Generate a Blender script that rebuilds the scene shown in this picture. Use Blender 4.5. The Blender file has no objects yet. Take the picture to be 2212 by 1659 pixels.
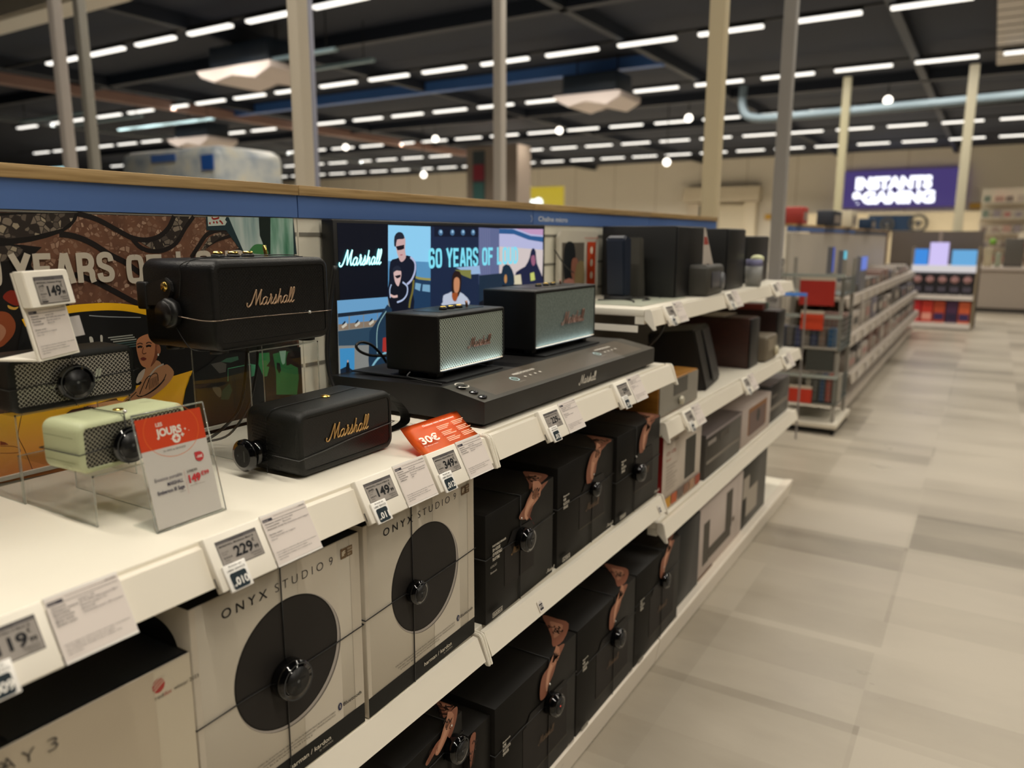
import bpy, bmesh, math, random
from mathutils import Vector, Matrix
from mathutils.geometry import tessellate_polygon
random.seed(7)
C = bpy.context.scene.collection
S = bpy.context.scene
PI = math.pi
# ------------------------------------------------------------------ camera
HC = 1.36
cd = bpy.data.cameras.new('camera'); cam = bpy.data.objects.new('camera', cd); C.objects.link(cam)
cd.sensor_width = 36.0; cd.lens = 36.0*1661/2212; cd.clip_start = .05; cd.clip_end = 200
cam.matrix_world = Matrix(((0.85172726,-0.09957023,0.51443799,0),(0.52398225,0.15845425,-0.83686011,0),(0.00181147,0.98233295,0.18713283,HC),(0,0,0,1)))
cd.dof.use_dof = True; cd.dof.focus_distance = 1.38; cd.dof.aperture_fstop = 2.9
S.camera = cam
# ------------------------------------------------------------------ world and exposure
w = bpy.data.worlds.new('world'); S.world = w; w.use_nodes = True
w.node_tree.nodes['Background'].inputs[0].default_value = (.75,.85,1,1)
w.node_tree.nodes['Background'].inputs[1].default_value = .05
vs = S.view_settings; vs.view_transform = 'Standard'; vs.look = 'None'; vs.gamma = 1; vs.use_curve_mapping = False
vs.exposure = 0.0
GLOW = 1.6       # radiance of the diffusers seen from the side
LAMP = 58.0      # watts of each strip light, beamed downwards by its louvre
# ------------------------------------------------------------------ materials
def lin(c):
    if isinstance(c, str):
        c = tuple(int(c[i:i+2],16)/255 for i in (0,2,4))
    return tuple((x/12.92 if x <= .04045 else ((x+.055)/1.055)**2.4) for x in c)
MC = {}
def mat(col, rough=.5, metal=0, bump=0, bscale=200, spec=.5, emit=0, name=None, trans=0, coat=0):
    key = (str(col), rough, metal, bump, bscale, spec, emit, trans, coat)
    if key in MC: return MC[key]
    m = bpy.data.materials.new(name or 'mat_%s' % str(col)); m.use_nodes = True
    nt = m.node_tree; b = nt.nodes['Principled BSDF']
    c = (*lin(col), 1)
    b.inputs['Base Color'].default_value = c
    b.inputs['Roughness'].default_value = rough; b.inputs['Metallic'].default_value = metal
    b.inputs['Specular IOR Level'].default_value = spec
    b.inputs['Coat Weight'].default_value = coat
    if emit:
        b.inputs['Emission Color'].default_value = c; b.inputs['Emission Strength'].default_value = emit
        b.inputs['Base Color'].default_value = (.01,.01,.01,1)
    if trans:
        b.inputs['Transmission Weight'].default_value = trans
    if bump:
        tc = nt.nodes.new('ShaderNodeTexCoord'); n = nt.nodes.new('ShaderNodeTexNoise'); n.inputs['Scale'].default_value = bscale
        n.inputs['Detail'].default_value = 3
        bp = nt.nodes.new('ShaderNodeBump'); bp.inputs['Strength'].default_value = bump; bp.inputs['Distance'].default_value = .001
        nt.links.new(tc.outputs['Object'], n.inputs['Vector']); nt.links.new(n.outputs[0], bp.inputs['Height']); nt.links.new(bp.outputs[0], b.inputs['Normal'])
    MC[key] = m
    return m
class NT:
    """tiny node helper"""
    def __init__(s, name, rough=.5):
        s.m = bpy.data.materials.new(name); s.m.use_nodes = True; s.t = s.m.node_tree; s.b = s.t.nodes['Principled BSDF']
        s.b.inputs['Roughness'].default_value = rough
        s.tc = s.t.nodes.new('ShaderNodeTexCoord')
        s.sp = s.t.nodes.new('ShaderNodeSeparateXYZ'); s.t.links.new(s.tc.outputs['Object'], s.sp.inputs[0])
        s.x, s.y, s.z = s.sp.outputs
    def set(s, inp, v):
        if isinstance(v, (int, float)): inp.default_value = v
        elif isinstance(v, tuple): inp.default_value = v
        else: s.t.links.new(v, inp)
    def M(s, op, a, b=0.0, c=0.0):
        n = s.t.nodes.new('ShaderNodeMath'); n.operation = op
        s.set(n.inputs[0], a); s.set(n.inputs[1], b)
        if op == 'MULTIPLY_ADD': s.set(n.inputs[2], c)
        return n.outputs[0]
    def noise(s, scale, detail=3, sc=(1,1,1), rough=.5):
        mp = s.t.nodes.new('ShaderNodeMapping'); mp.inputs['Scale'].default_value = sc; s.t.links.new(s.tc.outputs['Object'], mp.inputs[0])
        n = s.t.nodes.new('ShaderNodeTexNoise'); n.inputs['Scale'].default_value = scale; n.inputs['Detail'].default_value = detail; n.inputs['Roughness'].default_value = rough
        s.t.links.new(mp.outputs[0], n.inputs['Vector']); return n.outputs[0]
    def voro(s, scale, feat='F1', out='Distance', sc=(1,1,1)):
        mp = s.t.nodes.new('ShaderNodeMapping'); mp.inputs['Scale'].default_value = sc; s.t.links.new(s.tc.outputs['Object'], mp.inputs[0])
        n = s.t.nodes.new('ShaderNodeTexVoronoi'); n.feature = feat; n.inputs['Scale'].default_value = scale
        s.t.links.new(mp.outputs[0], n.inputs['Vector']); return n.outputs[out]
    def mix(s, f, a, b):
        n = s.t.nodes.new('ShaderNodeMix'); n.data_type = 'RGBA'; s.set(n.inputs[0], f)
        A = (*lin(a),1) if isinstance(a,(str,)) else a; B = (*lin(b),1) if isinstance(b,(str,)) else b
        s.set(n.inputs[6], A); s.set(n.inputs[7], B); return n.outputs[2]
    def ramp(s, f, stops):
        n = s.t.nodes.new('ShaderNodeValToRGB'); s.set(n.inputs[0], f)
        e = n.color_ramp.elements
        while len(e) < len(stops): e.new(.5)
        for q, (p, c) in zip(e, stops): q.position = p; q.color = (*lin(c), 1)
        return n.outputs[0]
    def col(s, v): s.set(s.b.inputs['Base Color'], v)
    def bump(s, h, st=.5, d=.001):
        n = s.t.nodes.new('ShaderNodeBump'); n.inputs['Strength'].default_value = st; n.inputs['Distance'].default_value = d
        s.set(n.inputs['Height'], h); s.t.links.new(n.outputs[0], s.b.inputs['Normal'])
def weave(name, pitch, bg, wire, wd=.2, metal=.0, rough=.4, dim=.35):
    n = NT(name, rough); M = n.M
    a = M('MULTIPLY', M('ADD', n.y, n.z), .7071/pitch); b = M('MULTIPLY', M('SUBTRACT', n.y, n.z), .7071/pitch)
    def near(v): return M('LESS_THAN', M('ABSOLUTE', M('SUBTRACT', M('FRACT', v), .5)), wd)
    par = M('GREATER_THAN', M('FRACT', M('MULTIPLY', M('ADD', M('FLOOR', a), M('FLOOR', b)), .5)), .25)
    wa, wb = near(a), near(b)
    over = M('ADD', M('MULTIPLY', par, wa), M('MULTIPLY', M('SUBTRACT', 1.0, par), wb))
    allw = M('MAXIMUM', wa, wb)
    f = M('MAXIMUM', over, M('MULTIPLY', allw, dim))
    n.col(n.mix(f, bg, wire)); n.set(n.b.inputs['Metallic'], M('MULTIPLY', f, metal)); n.bump(f, .8, .0015)
    return n.m
def mwood(name, c1, c2, sc=(40,1.2,40), s=4):
    n = NT(name, .45); v = n.noise(s, 5, sc); n.col(n.ramp(v, [(.35,c1),(.65,c2)])); return n.m
WHITE = mat('E4DECF', .38, name='white_lacquer')
WHITE2 = mat('EFE9DC', .45, name='white_plastic', spec=.4)
RAILW = mat('E9E2D3', .3, name='white_price_rail')
BLK = mat('0A0A0B', .45, name='black_plastic')
GLOSS = mat('060607', .08, name='glossy_black_plastic', coat=.3)
LEATH = mat('0B0B0B', .42, spec=.35, bump=.5, bscale=450, name='black_leatherette')
LEATH2 = mat('121310', .5, spec=.35, bump=.45, bscale=600, name='black_rubberised_shell')
SAGE = mat('B9BF98', .5, bump=.4, bscale=500, name='sage_green_shell')
SAGEL = mat('8C9372', .6, name='sage_groove')
BRASS = mat('E8C46A', .22, 1, name='polished_brass')
GOLD = mat('C9A063', .35, .5, name='gold_print')
COPPER = mat('8C6E62', .3, .6, name='copper_logo')
SILV = mat('D8D8D4', .3, .8, name='silver_metal')
CORD = mat('111111', .5, name='black_cord')
GW_BLK = weave('black_mesh_grille', .0042, '010101', '1E2023', .15, .2, .25)
GW_SIL = weave('silver_wire_mesh', .0045, '050403', 'D6D2C8', .13, .5, .3, .3)
GW_SIL2 = weave('silver_wire_mesh_fine', .0045, '080705', 'C2BEAA', .13, .5, .3, .3)
GW_GRY = weave('grey_white_salt_grille', .0060, '1E2824', 'A9B4A8', .24, .0, .5, .3)
nn = NT('grey_cloth_grille', .8); nn.col(nn.mix(nn.noise(260,2), '3C4643', '7C8881')); CLOTH = nn.m
OAK = mwood('oak_edge', '8F7348', 'B59869', (30,1.0,30), 5)
BLUE = mat('4C6CA6', .5, name='blue_header_board')
SLAT = mat('DCD8C8', .5, name='cream_slat_panel')
GREYP = mat('6F6C68', .6, name='grey_metal_panel')
DARKM = mat('191A1C', .6, name='dark_metal')
n_ = NT('clear_acrylic', .02)
n_.t.nodes.remove(n_.b)
g1 = n_.t.nodes.new('ShaderNodeBsdfTransparent'); g1.inputs[0].default_value = (.97,.98,.975,1)
g2 = n_.t.nodes.new('ShaderNodeBsdfGlossy'); g2.inputs['Roughness'].default_value = .03
lw_ = n_.t.nodes.new('ShaderNodeLayerWeight'); lw_.inputs[0].default_value = .5
fr = n_.t.nodes.new('ShaderNodeMath'); fr.operation = 'POWER'; n_.t.links.new(lw_.outputs['Facing'], fr.inputs[0]); fr.inputs[1].default_value = 5.0
f2 = n_.t.nodes.new('ShaderNodeMath'); f2.operation = 'MULTIPLY_ADD'; n_.t.links.new(fr.outputs[0], f2.inputs[0]); f2.inputs[1].default_value = .6; f2.inputs[2].default_value = .035; fr = f2
mx = n_.t.nodes.new('ShaderNodeMixShader')
n_.t.links.new(fr.outputs[0], mx.inputs[0]); n_.t.links.new(g1.outputs[0], mx.inputs[1]); n_.t.links.new(g2.outputs[0], mx.inputs[2])
n_.t.links.new(mx.outputs[0], n_.t.nodes['Material Output'].inputs[0])
ACR = n_.m
ACRE = mat('E4E8E2', .12, name='acrylic_polished_edge', trans=.85)
def flat(c): return mat(c, .55, spec=.25, name='print_'+c)
def glow(c, e=1.0): return mat(c, .35, emit=e, spec=.12, name='screen_'+c)
# ------------------------------------------------------------------ mesh helpers
def tagp(o, label=None, cat=None, group=None, kind=None):
    if label: o['label'] = label
    if cat: o['category'] = cat
    if group: o['group'] = group
    if kind: o['kind'] = kind
    return o
def thing(name, label, cat, loc=(0,0,0), rz=0, group=None):
    o = bpy.data.objects.new(name, None); C.objects.link(o); o.location = loc; o.rotation_euler = (0,0,rz); o.empty_display_size = .05
    return tagp(o, label, cat, group)
def dup(root, loc, rz, label=None, group=None):
    r = root.copy(); C.objects.link(r); r.location = loc; r.rotation_euler = (0,0,rz)
    if label: r['label'] = label
    if group: r['group'] = group
    for ch in list(root.children):
        c = ch.copy(); C.objects.link(c); c.parent = r
        for g in ch.children:
            d = g.copy(); C.objects.link(d); d.parent = c
    return r
class B:
    def __init__(s): s.bm = bmesh.new(); s.mats = []
    def mi(s, m):
        if m not in s.mats: s.mats.append(m)
        return s.mats.index(m)
    def merge(s, t, m, smooth=False):
        i = s.mi(m)
        for f in t.faces: f.material_index = i; f.smooth = smooth
        bmesh.ops.recalc_face_normals(t, faces=t.faces)
        me = bpy.data.meshes.new('t'); t.to_mesh(me); t.free(); s.bm.from_mesh(me); bpy.data.meshes.remove(me)
        return s
    def box(s, x0,x1,y0,y1,z0,z1, m, bev=0, seg=2):
        t = bmesh.new(); bmesh.ops.create_cube(t, size=1)
        for v in t.verts: v.co = Vector(((x0+x1)/2+v.co.x*(x1-x0), (y0+y1)/2+v.co.y*(y1-y0), (z0+z1)/2+v.co.z*(z1-z0)))
        if bev: bmesh.ops.bevel(t, geom=list(t.edges), offset=bev, segments=seg, affect='EDGES', profile=.5)
        return s.merge(t, m, bool(bev))
    def prism(s, pts, axis, a0, a1, m, bev=0):
        """pts in the two other axes (xyz order)"""
        t = bmesh.new()
        def P(p, a):
            return {'x': (a,p[0],p[1]), 'y': (p[0],a,p[1]), 'z': (p[0],p[1],a)}[axis]
        v0 = [t.verts.new(P(p,a0)) for p in pts]; v1 = [t.verts.new(P(p,a1)) for p in pts]
        n = len(pts)
        t.faces.new(v0); t.faces.new(v1[::-1])
        for i in range(n): t.faces.new((v0[i],v0[(i+1)%n],v1[(i+1)%n],v1[i]))
        if bev: bmesh.ops.bevel(t, geom=list(t.edges), offset=bev, segments=2, affect='EDGES')
        return s.merge(t, m, False)
    def cyl(s, c, r, h, axis, m, r2=None, seg=24, smooth=True, bev=0):
        t = bmesh.new(); bmesh.ops.create_cone(t, cap_ends=True, segments=seg, radius1=r, radius2=r if r2 is None else r2, depth=h)
        if bev:
            es = [e for e in t.edges if abs(e.verts[0].co.z-e.verts[1].co.z) < 1e-6]
            bmesh.ops.bevel(t, geom=es, offset=bev, segments=2, affect='EDGES')
        R = {'z': Matrix(), 'x': Matrix.Rotation(PI/2,4,'Y'), 'y': Matrix.Rotation(-PI/2,4,'X')}[axis]
        bmesh.ops.transform(t, matrix=Matrix.Translation(c) @ R, verts=t.verts)
        s.merge(t, m, smooth)
        return s
    def sph(s, c, r, m, sc=(1,1,1), seg=16):
        t = bmesh.new(); bmesh.ops.create_uvsphere(t, u_segments=seg, v_segments=seg//2, radius=r)
        for v in t.verts: v.co = Vector((c[0]+v.co.x*sc[0], c[1]+v.co.y*sc[1], c[2]+v.co.z*sc[2]))
        return s.merge(t, m, True)
    def tube(s, pts, r, m, seg=8, closed=False, flat=1.0):
        t = bmesh.new(); P = [Vector(p) for p in pts]; n = len(P); rings = []
        up = Vector((0,0,1)); prev = None
        for i in range(n):
            a = P[(i-1) % n] if (closed or i) else P[0]; b = P[(i+1) % n] if (closed or i < n-1) else P[-1]
            d = (b-a).normalized() if (b-a).length > 1e-9 else Vector((1,0,0))
            if prev is None:
                x = d.cross(up)
                if x.length < .1: x = d.cross(Vector((1,0,0)))
                x.normalize()
            else:
                x = prev - d*prev.dot(d)
                x = x.normalized() if x.length > 1e-6 else d.orthogonal().normalized()
            prev = x; y = d.cross(x)
            rings.append([t.verts.new(P[i]+x*math.cos(2*PI*k/seg)*r+y*math.sin(2*PI*k/seg)*r*flat) for k in range(seg)])
        for i in range(n if closed else n-1):
            A, Bn = rings[i], rings[(i+1) % n]
            for k in range(seg): t.faces.new((A[k],A[(k+1)%seg],Bn[(k+1)%seg],Bn[k]))
        if not closed: t.faces.new(rings[0][::-1]); t.faces.new(rings[-1])
        return s.merge(t, m, True)
    def sheet(s, rows, m, thick=0.0, smooth=True):
        """grid of 3d points, optionally thick"""
        t = bmesh.new(); V = [[t.verts.new(p) for p in r] for r in rows]
        for i in range(len(V)-1):
            for j in range(len(V[0])-1): t.faces.new((V[i][j],V[i][j+1],V[i+1][j+1],V[i+1][j]))
        if thick: bmesh.ops.solidify(t, geom=list(t.faces), thickness=thick)
        return s.merge(t, m, smooth)
    def obj(s, name, parent=None, loc=None, label=None):
        me = bpy.data.meshes.new(name); s.bm.to_mesh(me); s.bm.free()
        for m in s.mats: me.materials.append(m)
        o = bpy.data.objects.new(name, me); C.objects.link(o)
        if parent: o.parent = parent
        if loc: o.location = loc
        if label: o['label'] = label
        return o
def smooth(pts, n=6, closed=False):
    P = [Vector(p) for p in pts]; out = []; N = len(P)
    rng = N if closed else N-1
    for i in range(rng):
        p0 = P[(i-1)%N] if (closed or i) else P[0]; p1 = P[i]; p2 = P[(i+1)%N]; p3 = P[(i+2)%N] if (closed or i+2 < N) else P[-1]
        for k in range(n):
            t = k/n
            out.append(.5*((2*p1)+(-p0+p2)*t+(2*p0-5*p1+4*p2-p3)*t*t+(-p0+3*p1-3*p2+p3)*t**3))
    if not closed: out.append(P[-1])
    return out
# ------------------------------------------------------------------ flat printing
TX = {}
def txt(s, bold=0.0, shear=0.0):
    k = (s, bold, shear)
    if k in TX: return TX[k]
    cu = bpy.data.curves.new('t', 'FONT'); cu.body = s; cu.size = 1; cu.offset = bold; cu.shear = shear; cu.resolution_u = 4
    o = bpy.data.objects.new('t', cu); C.objects.link(o)
    dg = bpy.context.evaluated_depsgraph_get(); me = bpy.data.meshes.new_from_object(o.evaluated_get(dg))
    vs_ = [(v.co.x, v.co.y) for v in me.vertices]; fs = [tuple(p.vertices) for p in me.polygons]
    bpy.data.objects.remove(o); bpy.data.curves.remove(cu); bpy.data.meshes.remove(me)
    xs = [v[0] for v in vs_] or [0,1]
    TX[k] = (vs_, fs, min(xs), max(xs)); return TX[k]
class Print:
    def __init__(s, step=.00012): s.L = []; s.step = step; s.z = 0; s.mats = []
    def mi(s, m):
        if isinstance(m, str): m = flat(m)
        if m not in s.mats: s.mats.append(m)
        return s.mats.index(m)
    def add(s, v, f, m, dz=1): s.z += s.step*dz; s.L.append((v, f, s.mi(m), s.z)); return s
    def poly(s, pts, m, sm=0, dz=1):
        if sm: pts = [(p.x, p.y) for p in smooth([(a,b,0) for a,b in pts], sm, True)]
        f = tessellate_polygon([[Vector((a,b,0)) for a,b in pts]]); return s.add(list(pts), [tuple(t) for t in f], m, dz)
    def rect(s, x0,y0,x1,y1, m): return s.add([(x0,y0),(x1,y0),(x1,y1),(x0,y1)], [(0,1,2,3)], m)
    def ell(s, cx,cy,rx,ry, m, n=40, a0=0, a1=2*PI):
        return s.poly([(cx+rx*math.cos(a0+(a1-a0)*k/n), cy+ry*math.sin(a0+(a1-a0)*k/n)) for k in range(n)], m)
    def ring(s, cx,cy,rx,ry,w, m, n=48, a0=0, a1=2*PI):
        v = []; f = []
        for k in range(n+1):
            a = a0+(a1-a0)*k/n; v += [(cx+rx*math.cos(a), cy+ry*math.sin(a)), (cx+(rx-w)*math.cos(a), cy+(ry-w)*math.sin(a))]
        for k in range(n): f.append((2*k,2*k+2,2*k+3,2*k+1))
        return s.add(v, f, m)
    def stroke(s, pts, wd, m, sm=5, taper=None):
        if len(pts) < 2: return s
        P = [Vector((a,b,0)) for a,b in pts]
        if sm: P = smooth(P, sm)
        v = []; f = []; n = len(P)
        for i in range(n):
            d = (P[min(i+1,n-1)]-P[max(i-1,0)]); d = d.normalized() if d.length > 1e-9 else Vector((1,0,0))
            ww = wd if not taper else wd*(taper(i/(n-1)))
            nx, ny = -d.y*ww/2, d.x*ww/2; v += [(P[i].x+nx,P[i].y+ny),(P[i].x-nx,P[i].y-ny)]
        for i in range(n-1): f.append((2*i,2*i+1,2*i+3,2*i+2))
        return s.add(v, f, m)
    def text(s, t, x, y, h, m, w=None, bold=0.0, al='l', shear=0, vert=False):
        V, F, a, b = txt(t, bold, shear); k = h/.72; sx = k if w is None else w/(b-a)
        W = (b-a)*sx; x0 = x if al == 'l' else (x-W if al == 'r' else x-W/2)
        if vert: return s.add([(x-(q)*k, y+(p-a)*sx) for p,q in V], F, m)
        return s.add([(x0+(p-a)*sx, y+q*k) for p,q in V], F, m)
    def cond(s, t, x, y, h, w, m, wt=.2):
        n = sum(.55 if c == ' ' else 1 for c in t); k = w/n; u = x
        for c in t:
            if c == ' ': u += .55*k; continue
            for st in COND[c]: s.stroke([(u+(.09+.82*a)*k, y+b*h) for a, b in st[1:]], wt*h, m, 4 if st[0] else 0)
            u += k
        return s
    def script(s, x, y, w, m, wt=.075):
        k = w/4.05
        for st in LOGO: s.stroke([(x+(p+.22*q)*k, y+q*k) for p,q in st], wt*k, m, 4)
        return s
    def obj(s, name, parent, o, u, v, label=None, skew=None):
        me = bpy.data.meshes.new(name); o = Vector(o); u = Vector(u); v = Vector(v); n = u.cross(v).normalized()
        Vs = []; Fs = []; I = []
        for vv, ff, mi, z in s.L:
            b = len(Vs); Vs += [tuple(o+u*p[0]+v*p[1]+n*z) for p in vv]
            for f in ff: Fs.append([b+i for i in f]); I.append(mi)
        me.from_pydata(Vs, [], Fs); 
        for m in s.mats: me.materials.append(m)
        me.polygons.foreach_set('material_index', I)
        me.update()
        bm = bmesh.new(); bm.from_mesh(me)
        for f in bm.faces:
            f.normal_update()
            if f.normal.dot(n) < 0: f.normal_flip()
        bm.to_mesh(me); bm.free()
        ob = bpy.data.objects.new(name, me); C.objects.link(ob); ob.parent = parent
        if label: ob['label'] = label
        return ob
_O = [[1,(.5,.92),(.2,.88),(.12,.65),(.12,.35),(.2,.12),(.5,.08),(.8,.12),(.88,.35),(.88,.65),(.8,.88),(.5,.92)]]
COND = {'O': _O, '0': _O, 'Y': [[0,(.06,1),(.5,.45)],[0,(.94,1),(.5,.45)],[0,(.5,.52),(.5,0)]], 'E': [[0,(.14,1),(.14,0)],[0,(.1,.91),(.95,.91)],[0,(.1,.5),(.85,.5)],[0,(.1,.09),(.95,.09)]],
 'F': [[0,(.14,1),(.14,0)],[0,(.1,.91),(.95,.91)],[0,(.1,.5),(.85,.5)]], 'A': [[0,(.08,0),(.45,1)],[0,(.92,0),(.55,1)],[0,(.22,.27),(.78,.27)]], 'L': [[0,(.14,1),(.14,0)],[0,(.1,.09),(.95,.09)]],
 'R': [[0,(.14,1),(.14,0)],[1,(.1,.91),(.6,.91),(.84,.8),(.84,.6),(.6,.47),(.1,.47)],[1,(.6,.47),(.84,.36),(.86,.15),(.93,0)]],
 'S': [[1,(.88,.7),(.8,.88),(.5,.93),(.2,.86),(.14,.7),(.25,.57),(.75,.43),(.88,.28),(.8,.12),(.5,.07),(.2,.12),(.12,.3)]],
 'U': [[1,(.13,1),(.13,.35),(.22,.12),(.5,.08),(.78,.12),(.87,.35),(.87,1)]], 'D': [[0,(.14,1),(.14,0)],[1,(.1,.91),(.55,.91),(.82,.75),(.86,.5),(.82,.25),(.55,.09),(.1,.09)]],
 '6': [[1,(.86,.72),(.78,.9),(.5,.93),(.2,.85),(.13,.6),(.13,.3),(.25,.1),(.5,.07),(.78,.12),(.87,.3),(.78,.48),(.5,.53),(.2,.45)]]}
LOGO = [
 [(-.32,.2),(-.36,.08),(-.28,-.04),(-.14,-.05),(0,.12),(.12,.45),(.24,.85),(.3,1.02)],
 [(.3,1.02),(.34,.7),(.36,.3),(.38,.0)], [(.38,.0),(.48,.3),(.62,.7),(.74,1.02)], [(.74,1.02),(.7,.6),(.7,.2),(.76,.02),(.86,.05),(.95,.2)],
 [(1.3,.42),(1.18,.5),(1.02,.4),(.95,.2),(1.0,.04),(1.12,.0),(1.25,.15),(1.33,.48)], [(1.33,.48),(1.3,.2),(1.33,.02),(1.42,.02),(1.52,.16)],
 [(1.52,.16),(1.6,.4),(1.66,.6),(1.6,.66),(1.58,.56),(1.72,.46),(1.74,.44)], [(1.74,.44),(1.68,.2),(1.7,.02),(1.8,.02),(1.9,.16)],
 [(1.9,.16),(2.02,.4),(2.08,.6),(2.1,.4),(2.12,.15),(2.02,.0),(1.88,.03)], [(2.02,.0),(2.2,.08),(2.32,.4),(2.4,.8)],
 [(2.4,.98),(2.38,.6),(2.32,.0)], [(2.32,.0),(2.38,.3),(2.5,.48),(2.56,.4),(2.54,.1),(2.6,.0),(2.7,.06),(2.76,.2)],
 [(3.08,.42),(2.98,.5),(2.84,.4),(2.77,.2),(2.82,.04),(2.93,.0),(3.04,.15),(3.12,.48)], [(3.12,.48),(3.08,.2),(3.1,.02),(3.2,.04)],
 [(3.2,.04),(3.34,.3),(3.44,.7),(3.44,.96),(3.38,1.0),(3.33,.8),(3.3,.3),(3.34,.02),(3.44,.03)],
 [(3.44,.03),(3.6,.3),(3.7,.7),(3.7,.96),(3.64,1.0),(3.58,.8),(3.55,.3),(3.58,.02),(3.68,.02),(3.8,.14)]]
def badge(b, x, y, z, w, m, r=.0012):
    """raised script logo as thin bent rods on the plane x, starting at y"""
    k = w/4.05
    for st in LOGO: b.tube([(x, y+(p.x+.22*p.y)*k, z+p.y*k) for p in smooth([(a,c,0) for a,c in st], 4)], r, m, 5)
# ------------------------------------------------------------------ the hall
def struct(name, b): o = b.obj(name); o['kind'] = 'structure'; return o
n = NT('floor_vinyl_patches', .32); M = n.M
def cell(off, sx, sy):
    cx = M('FLOOR', M('MULTIPLY_ADD', n.x, 1/sx, off)); cy = M('FLOOR', M('MULTIPLY_ADD', n.y, 1/sy, off*1.7))
    cb = n.t.nodes.new('ShaderNodeCombineXYZ'); n.set(cb.inputs[0], cx); n.set(cb.inputs[1], cy)
    wn = n.t.nodes.new('ShaderNodeTexWhiteNoise'); n.t.links.new(cb.outputs[0], wn.inputs[0]); return wn.outputs[0]
v1 = cell(.37, .5, .5); v2 = cell(3.2, 1.0, .25); nz = n.noise(2.2, 6, (.7,1.6,1), .6); nz2 = n.noise(.5, 4)
tone = M('ADD', M('ADD', M('MULTIPLY', v1, .36), M('MULTIPLY', v2, .26)), M('ADD', M('MULTIPLY', nz, .45), M('MULTIPLY', nz2, .15)))
n.col(n.ramp(tone, [(.28,'746C5E'),(.5,'968D7E'),(.75,'AAA192')])); n.set(n.b.inputs['Roughness'], M('MULTIPLY_ADD', nz, .25, .2))
FLOOR = n.m
struct('floor', B().box(-60,12,-12,50,-.1,0, FLOOR))
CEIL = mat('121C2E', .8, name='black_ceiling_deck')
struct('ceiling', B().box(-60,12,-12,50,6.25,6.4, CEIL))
n = NT('back_wall_cream', .7)
j = n.M('LESS_THAN', n.M('ABSOLUTE', n.M('SUBTRACT', n.M('FRACT', n.M('MULTIPLY', n.x, 1/3.0)), .5)), .012)
n.col(n.mix(j, 'E4DCCB', 'CABFAB')); WALL = n.m
struct('wall_back', B().box(-60,12,50,50.2,0,6.3, WALL))
struct('wall_left', B().box(-60.2,-60,-12,50,0,6.3, mat('77726A', .8)))
struct('wall_right', B().box(12,12.2,-12,50,0,6.3, mat('A79C86', .8)))
struct('wall_front', B().box(-60,12,-12.2,-12,0,6.3, mat('77726A', .8)))
# steel roof beams
beam = mat('1A2230', .6); beam_bluelit = mat('3E6CB4', .5); beamg = mat('5A6066', .5); beamp = mat('9A7A70', .6)  # for the blue beams, the bluish light is put into the base colour
def xbeam(y, z, h, wd, x0, x1, m, name, label):
    tagp(B().box(x0,x1,y-wd/2,y+wd/2,z,z+h, m).obj(name), label, 'beam', 'roof beams')
def ybeam(x, z, h, wd, y0, y1, m, name, label):
    tagp(B().box(x-wd/2,x+wd/2,y0,y1,z,z+h, m).obj(name), label, 'beam', 'roof beams')
for x, nm in ((-8,'dark beam running down the hall over the wire baskets aisle'),(-16,'dark beam running down the hall above the left poles'),(-24,'dark beam running down the hall beside the brownish one'),(-2.2,'dark beam running down the hall right of the tall grey pole')):
    ybeam(x, 5.95, .3, .2, 8, 50, beam, 'roof_beam', nm)
ybeam(-25.2, 5.75, .3, .3, 12, 36, beamp, 'roof_beam', 'brownish pink beam running down the hall at far left')
ybeam(-33, 5.75, .22, .25, 12, 45, beamg, 'roof_beam', 'grey beam running down the hall at the very far left')
xbeam(20.7, 5.9, .3, .3, -26, -8, beam_bluelit, 'roof_beam', 'beam coloured as if blue-lit across the hall in the middle of the ceiling')
xbeam(13.2, 5.95, .28, .3, -8.2, -2.3, beam_bluelit, 'roof_beam', 'beam coloured as if blue-lit across the hall between the two pale poles')
for yy, nm in ((15,'dark beam across the hall behind the first lamp row in view'),(27,'dark beam across the hall behind the third lamp row in view'),(33,'dark beam across the hall before the farthest lamp rows')):
    xbeam(yy, 5.95, .3, .25, -45, 10, beam, 'roof_beam', nm)
def tray(x0,x1,y,lab):
    t = thing('cable_tray', lab, 'tray', (x0,y,5.35), 0, 'cable trays'); B().box(0,x1-x0,0,.13,0,.07, mat('8CA8B4', .5)).obj('tray_channel', t)
    for x_ in (.3,x1-x0-.3): B().cyl((x_,.065,.485), .012, .83, 'z', DARKM).obj('hanger_rod', t)
# bluish grey cable trays left of the poles (short X pieces)
for i, (x0, x1, y, nm) in enumerate(((-16.5,-12.6,12.2,'upper'),(-16.9,-12.6,13.4,'lower'))):
    tray(x0,x1,y+.9,nm+' of the two grey ceiling trays beside the hanging air unit')
for i, (x0, x1, y, nm) in enumerate(((-30,-25.5,15.2,'front'),(-30,-25,16.6,'middle'),(-29,-23.5,18.3,'rear'))):
    tray(x0,x1,y,nm+' of the three grey ceiling trays behind the left pair of poles')
# pale duct top left and mesh duct top right
DUCT = mat('EAE4D8', .5, name='pale_duct')
d = thing('ventilation_duct', 'pale grey duct crossing the top left corner of the ceiling', 'duct', (-16.2,8.6,5.45))
B().prism([(-4.5,.0),(2.9,.0),(2.9,.36),(-4.5,.36)], 'y', -.3, .35, DUCT, .05).obj('duct_body', d)
B().cyl((2.95,0,.18), .16, .5, 'x', DUCT).obj('duct_outlet', d)
d = thing('ventilation_duct', 'grey slatted duct running down the hall at the top right corner', 'duct', (-.03,8,6.07))
bb = B().box(-.37,.37,0,18,-.05,.17, mat('C9C2BA', .5)); bb.obj('duct_body', d)
for k in range(26): B().box(-.38,.38,k*.7,k*.7+.04,-.06,-.05, mat('5F5A55', .5)).obj('duct_rib', d)
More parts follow.
